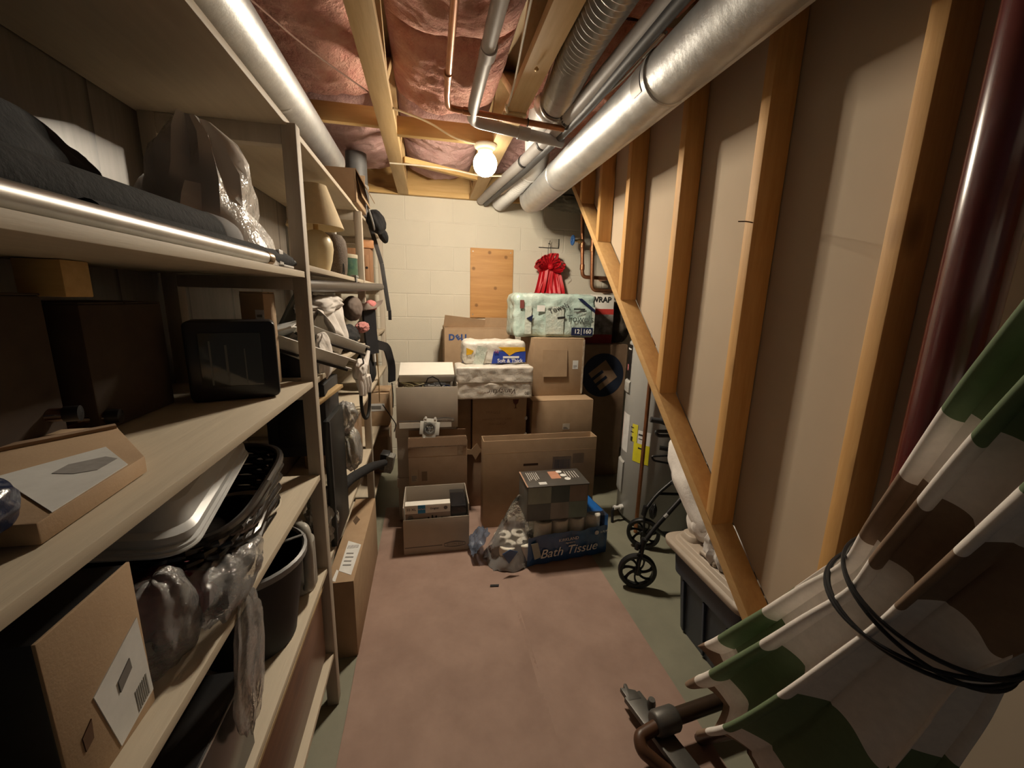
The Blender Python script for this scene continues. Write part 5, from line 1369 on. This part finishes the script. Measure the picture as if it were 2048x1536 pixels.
ru = thing('rolled_mat', 'black roll with a grey rounded end lying on the upper shelf behind the aluminium tube', 'roll', (-.45, .8, 1.567))
MB().tube([(-.500, .25, 1.618), (-.440, .97, 1.612)], .044, 24).build('roll', BLACKCLOTH, ru)
MB().lathe([(.044, 0), (.0455, .004), (.0455, .05), (.042, .072), (.030, .09), (.015, .098), (.001, .100)], (-.4405, .965, 1.612), (.083, 1, -.008), 28).build('end_cap', M('grey_foam', (.26, .255, .26), (.22, .215, .22), rough=.8), ru)
fu = thing('folded_umbrella', 'black folded umbrella pointing at the front post on the upper shelf', 'umbrella', (-.40, 1.1, 1.567))
MB().tube([(-.405, .62, 1.590), (-.395, .95, 1.590), (-.383, 1.22, 1.590), (-.379, 1.285, 1.588)], [.018, .021, .021, .015], 16).build('canopy', BLACKCLOTH, fu)
MB().tube([(-.379, 1.285, 1.588), (-.375, 1.315, 1.586)], [.012, .008], 12).build('tip', BLACK, fu)

# ================================================================== near bay, middle shelf
tv = thing('glass_front_case', 'black case with rounded corners and a dark glass front on the middle shelf', 'case', (-.47, 1.13, 1.236))
loft_ = [( -.575, -.378)]
def rr2(x0, x1, z0, z1, r, n=5):
    return [(p[0], p[1]) for p in rrect(x0, x1, z0, z1, r, n)]
MB().prism(rr2(-.572, -.384, 1.238, 1.432, .014), 1.105, 1.20, axis='Y').build('housing', M('black_gloss_plastic', (.014, .014, .017), rough=.3, spec=.6), tv, bev=.005)
gpl = MB().prism(rr2(-.545, -.418, 1.272, 1.404, .004), 1.101, 1.106, axis='Y')
gpl = gpl.build('glass_panel', M('smoked_glass', (.055, .058, .055), (.035, .038, .036), rough=.12, spec=.8, scale=3), tv, bev=.001)
mb = MB()
for x, w_ in ((-.525, .004), (-.494, .005), (-.455, .003)): mb.bx(x, x + w_, 1.1, 1.1016, 1.278, 1.385)
for i_, (x, w_) in enumerate(((-.525, .004), (-.494, .005), (-.455, .003))):
    MB().bx(x, x + w_, 1.0998, 1.1012, 1.278, 1.385 - .01 * i_).build('glass_reflection', M('glass_reflection%d' % i_, (.16, .16, .145), rough=.2), gpl)  # pale strips paint reflections onto the dark glass
for x in (-.55, -.41): MB().bx(x - .012, x + .012, 1.12, 1.18, 1.2355, 1.239).build('foot', BLACK, tv)
tv.rotation_euler.z = R(19)
tc = carton('carton', 'slim upright tan carton with printed side behind the glass front case', -.500, -.440, 1.245, 1.335, 1.236, 1.503, CARD, tape=False)
MB().bx(-.463, -.441, 1.2435, 1.2445, 1.40, 1.455).build('label', PAPER, tc)
MB().bx(-.459, -.446, 1.2425, 1.2434, 1.435, 1.442).build('print', GREYINK, tc)
MB().bx(-.459, -.448, 1.2425, 1.2434, 1.415, 1.420).build('print', GREYINK, tc)
carton('carton', 'large brown carton with shade put into its colour, against the wall at the near end of the middle shelf', -.732, -.62, .30, .82, 1.236, 1.49, CARD_X, tape=False)
carton('carton', 'brown carton with shade put into its colour, against the wall between the near carton and the glass front case', -.732, -.60, .86, 1.09, 1.236, 1.475, CARD_X, tape=False)
gbk = thing('board', 'grey green board leaning at a slant behind the front post on the middle shelf', 'board', (-.48, 1.6, 1.236))
MB().box((-.50, 1.62, 1.385), (.010, .20, .30), (0, R(28), 0)).build('sheet', M('grey_green_board', (.12, .125, .11), (.10, .105, .09), rough=.6), gbk, bev=.002)
on('board', MB().box((-.455, 1.56, 1.345), (.008, .18, .22), (0, R(30), 0)), M('taupe_board', (.30, .25, .21), (.26, .215, .18), rough=.7), 'taupe board leaning against the grey green one behind the front post', 'board', bev=.002)
on('folded_paper', MB().box((-.475, 1.42, 1.392), (.13, .12, .004), (R(8), R(-14), 0)).box((-.47, 1.425, 1.372), (.13, .12, .004), (R(-6), R(-22), 0)), PAPER, 'folded white paper wedged between the glass front case and the front post', 'paper')
on('binder', MB().box((-.46, 1.46, 1.275), (.14, .12, .075), (0, R(22), 0)), BLACK, 'black binder lying tilted behind the glass front case', 'binder', bev=.003)
on('metal_strip', MB().bar((-.50, 1.395, 1.345), (-.40, 1.40, 1.298), .02, .008), STEEL, 'short shiny metal strip on top of the tilted black binder', 'strip', bev=.001)
on('white_mug', MB().lathe([(.001, 0), (.026, 0), (.03, .006), (.03, .07), (.027, .07), (.027, .008), (.001, .008)], (-.425, 1.55, 1.30)).tube(arc((-.39, 1.545, 1.335), .02, -PI / 2, PI / 2, (1, 0, 0), (0, 0, 1), 8), .005, 8), WHITEPL, 'white mug lying on things behind the front post', 'mug')
fcn = thing('flattened_carton', 'flat tan carton with a clear pouch shipping label, on the near middle shelf', 'box', (-.45, .6, 1.236))
poly = [(-.398, .468), (-.410, .655), (-.545, .815), (-.70, .80), (-.71, .47)]
MB().prism(poly, 1.237, 1.262).build('body', CARD, fcn, bev=.002)
MB().prism([(-.545, .812), (-.535, .80), (-.70, .60), (-.71, .62)], 1.262, 1.268).build('flap', CARD_D, fcn)
MB().prism([(-.401, .490), (-.411, .622), (-.487, .70), (-.540, .60)], 1.2622, 1.2634).build('label', PAPER, fcn)
MB().prism([(-.455, .595), (-.435, .605), (-.437, .645), (-.458, .655), (-.485, .63), (-.482, .60)], 1.2634, 1.2640).build('print', M('grey_stamp', (.33, .32, .31), (.25, .24, .23), scale=60), fcn)
for i, (x, y, rz) in enumerate(((-.66, .78, .3), (-.655, .865, .2))):
    o_ = thing('bottle', ['amber glass bottle lying on the near middle shelf, nearer of the two', 'amber glass bottle lying on the near middle shelf, further of the two'][i], 'bottle', (x, y, 1.236))
    ax = Vector((math.cos(rz), math.sin(rz), 0)); zz = 1.264 + .027 if i == 0 else 1.236 + .027
    AMB = M('amber_glass_%d' % i, (.055, .018, .008), rough=.08, spec=.8, coat=.5)
    MB().lathe([(.001, -.08), (.022, -.08), (.026, -.074), (.026, .01), (.012, .04), (.011, .06), (.001, .06)], (x, y, zz), ax, 20).build('glass', AMB, o_)
    MB().lathe([(.013, .058), (.0135, .06), (.0135, .078), (.001, .08)], (x, y, zz), ax, 16).build('bottle_cap', BLACK, o_)
on('pouch', MB().blob((-.438, .435, 1.282), (.030, .06, .035), 81, .15, 2, zmin=1.263), M('navy_pouch', (.012, .022, .06), (.01, .016, .045), rough=.25, spec=.7, bmp=.3), 'shiny navy pouch at the very front of the near middle shelf', 'pouch')

# ================================================================== near bay, third shelf
bw = thing('bowl', 'cream bowl under the woven basket on the third shelf', 'bowl', (-.47, 1.02, .924))
MB().lathe([(.001, 0), (.05, 0), (.085, .025), (.105, .055), (.102, .058), (.08, .03), (.001, .012)], (-.475, 1.02, .924), n=36).build('body', M('cream_plastic', (.60, .54, .42), rough=.4), bw)
bk = thing('woven_basket', 'glossy black woven basket between the cream bowl and the white tub', 'basket', (-.49, .92, 1.0))
WV = M('black_weave', (.02, .017, .015), (.012, .01, .009), rough=.22, spec=.7)
B0 = Vector((-.512, .93, 1.028)); bq = Euler((R(2), R(4), R(5))).to_matrix()
def bring(z, s, n=64):
    return [B0 + bq @ Vector((.146 * s * math.copysign(abs(math.cos(t)) ** .5, math.cos(t)), .225 * s * math.copysign(abs(math.sin(t)) ** .5, math.sin(t)), z)) for t in [2 * PI * i / n for i in range(n + 1)]]
for k in range(8):
    z = -.052 + .0145 * k; s = .93 + .009 * k
    pts = [p + (p - B0).normalized() * .006 * math.sin(i * PI / 2 + k * PI) for i, p in enumerate(bring(z, s))]
    MB().tube(pts, .0078, 8).build('weaver', WV, bk)
MB().tube(bring(.062, 1.0), .0095, 10).build('rim', WV, bk)
for i in range(0, 64, 2):
    MB().tube([bring(-.055, .93)[i], bring(.062, .995)[i]], .0042, 6).build('stake', WV, bk)
MB().add([tuple(p) for p in bring(-.057, .93)[:-1]], [tuple(range(64))]).build('bottom', WV, bk)
tbw = thing('white_tub', 'shallow white plastic tub with a double rim, upside down on the black basket', 'tub', (-.55, .85, 1.09))
TQ = Euler((R(3), R(9), R(10))).to_matrix(); T0 = Vector((-.545, .87, 1.110))
def tring(r, z): return [tuple(T0 + TQ @ Vector((p[0], p[1], z))) for p in r]
def tubmesh(rings):
    n = len(rings[0][0]); vs = []; fs = []
    for poly, z in rings: vs += tring(poly, z)
    for i in range(len(rings) - 1):
        for j in range(n): fs.append((i * n + j, i * n + (j + 1) % n, (i + 1) * n + (j + 1) % n, (i + 1) * n + j))
    fs.append(tuple((len(rings) - 1) * n + j for j in range(n)))
    return MB().add(vs, fs)
def rq(a, b, r): return rrect(-a, a, -b, b, r, 7)
WT = M('white_tub_plastic', (.60, .61, .61), (.56, .57, .57), rough=.28, spec=.5)
tubmesh([(rq(.123, .215, .05), -.002), (rq(.128, .220, .05), .0), (rq(.128, .220, .05), .012), (rq(.122, .214, .05), .014), (rq(.122, .214, .05), .018), (rq(.125, .217, .05), .020), (rq(.123, .215, .05), .030), (rq(.112, .204, .05), .036), (rq(.102, .194, .05), .075), (rq(.088, .180, .05), .085)]).build('body', WT, tbw)
MB().tube([Vector(p) for p in tring(rq(.129, .221, .05), .004)] + [Vector(tring(rq(.129, .221, .05), .004)[0])], .0035, 6).build('rim', WT, tbw)
cbn = thing('carton', 'tan ended carton with shelf shade painted black on its body, white shipping label, on the third shelf', 'box', (-.54, .5, .924))
MB().bx(-.70, -.396, .434, .565, .924, 1.146).build('body', BLACK, cbn, bev=.003)  # black body stands in for the shade under the shelf above
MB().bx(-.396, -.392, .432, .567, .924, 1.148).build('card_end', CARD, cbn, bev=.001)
def side_quad(name, pts, x, mat, parent): return MB().prism(pts, x, x + .0012, axis='X').build(name, mat, parent)
side_quad('label', [(.478, 1.03), (.560, 1.068), (.5655, .945), (.500, .93)], -.392, PAPER, cbn)
side_quad('print', [(.512, 1.015), (.535, 1.028), (.536, 1.012), (.513, .998)], -.3908, GREYINK, cbn)
mb = MB()
for k in range(7): mb.prism([(.535 + .0035 * k, .942 + .001 * k), (.537 + .0035 * k, .942 + .001 * k), (.536 + .0035 * k, .975 + .001 * k), (.534 + .0035 * k, .975 + .001 * k)], -.3908, -.3902, axis='X')
mb.build('barcode', M('faint_bars', (.3, .29, .27)), cbn)
side_quad('print', [(.455, 1.0), (.47, 1.01), (.468, .985), (.456, .98)], -.392, M('brown_stamp', (.10, .05, .025)), cbn)
rd = on('cloth', MB().blob((-.45, .72, .985), (.06, .09, .062), 91, .25, 2, zmin=.924), M('dark_red_cloth', (.20, .012, .022), (.14, .008, .016), rough=.6), 'dark red cloth inside the clear bags on the third shelf', 'cloth')
CB2 = film('heavy_clear_film', (.98, .97, .96), .24, .16, .36, 24)
on('plastic_bag', MB().sack((-.418, .64, .99), (.048, .062, .085), 92, 7, .08, .16, zmin=.926), CB2, 'clear plastic bag bulging beside the label carton on the third shelf', 'bag')
on('plastic_bag', MB().sack((-.385, .765, .975), (.052, .115, .055), 93, 9, .11, .22, zmin=.926), CB2, 'crinkled clear plastic bag spilling over the third shelf edge', 'bag')
on('plastic_bag', MB().sack((-.350, .745, .80), (.016, .055, .135), 94, 7, .12, .2, rot=(R(-12), 0, 0)), CB2, 'limp clear bag end hanging below the third shelf edge', 'bag')

# ================================================================== near bay, lowest shelves
pl = thing('pail', 'black pail with a grey rim on the low shelf just before the front post', 'pail', (-.49, 1.06, .578))
PC = (-.485, 1.06, .578)
MB().lathe([(.001, 0), (.105, 0), (.11, .004), (.145, .245), (.141, .245), (.106, .008), (.001, .006)], PC, n=40).build('body', M('dark_pail', (.010, .011, .013), (.008, .009, .010), rough=.6), pl)
MB().lathe([(.144, .232), (.152, .236), (.153, .252), (.146, .256), (.141, .25)], PC, n=40).build('rim', M('grey_rim', (.27, .275, .28), rough=.4), pl)
MB().tube(arc((PC[0], PC[1], PC[2] + .24), .155, R(-20), R(160), (.8, .6, 0), (.2, -.3, .25), 20), .004, 8).build('bail_handle', M('grey_bail', (.2, .2, .2), rough=.4), pl)
jg = thing('jug_handle', 'pale grey plastic loop handle standing right of the pail against the front post', 'jug', (-.40, 1.22, .578))
MB().lathe([(.001, 0), (.055, 0), (.06, .01), (.06, .16), (.03, .20), (.03, .225), (.001, .225)], (-.425, 1.255, .578), n=24).build('jug_body', M('pale_grey_plastic', (.40, .38, .34), rough=.4), jg)
MB().tube(bend([(-.385, 1.22, .60), (-.368, 1.19, .62), (-.362, 1.18, .76), (-.372, 1.20, .815), (-.40, 1.235, .80)], .035), .015, 14).build('grip', M('pale_grey_plastic2', (.48, .46, .41), rough=.4), jg)
on('cloth', MB().blob((-.60, 1.22, .965), (.06, .07, .04), 97, .25, 2, zmin=.924), M('maroon_cloth', (.16, .03, .04), rough=.8), 'maroon cloth in the dark back corner of the third shelf', 'cloth')
bc = thing('black_case', 'flat black case with a shiny edge on the low shelf beneath the label carton', 'case', (-.5, .6, .578))
MB().bx(-.70, -.368, .45, .768, .578, .762).build('body', M('black_lacquer', (.016, .016, .017), rough=.22, spec=.6), bc, bev=.004)
MB().bx(-.3685, -.3665, .452, .766, .7575, .7605).build('edge_trim', M('bright_trim', (.5, .48, .45), rough=.3, metal=.6), bc)
wd = thing('wooden_cabinet', 'dark stained wooden cabinet front on the bottom shelf before the front post', 'cabinet', (-.5, 1.0, .232))
DKW = wood('dark_stained_wood', (.13, .055, .025), (.085, .035, .016), 'Y', knots=(.04, .015, .01), rough=.3)
MB().bx(-.70, -.385, .75, 1.325, .232, .515).build('carcass', DKW, wd, bev=.003)
wdd = MB().bx(-.386, -.372, .77, 1.31, .25, .50).build('door', DKW, wd, bev=.004)
MB().bx(-.70, -.368, .745, 1.33, .506, .5185).build('top', wood('pale_edge_wood', (.42, .30, .16), (.36, .25, .13), 'Y'), wd, bev=.002)
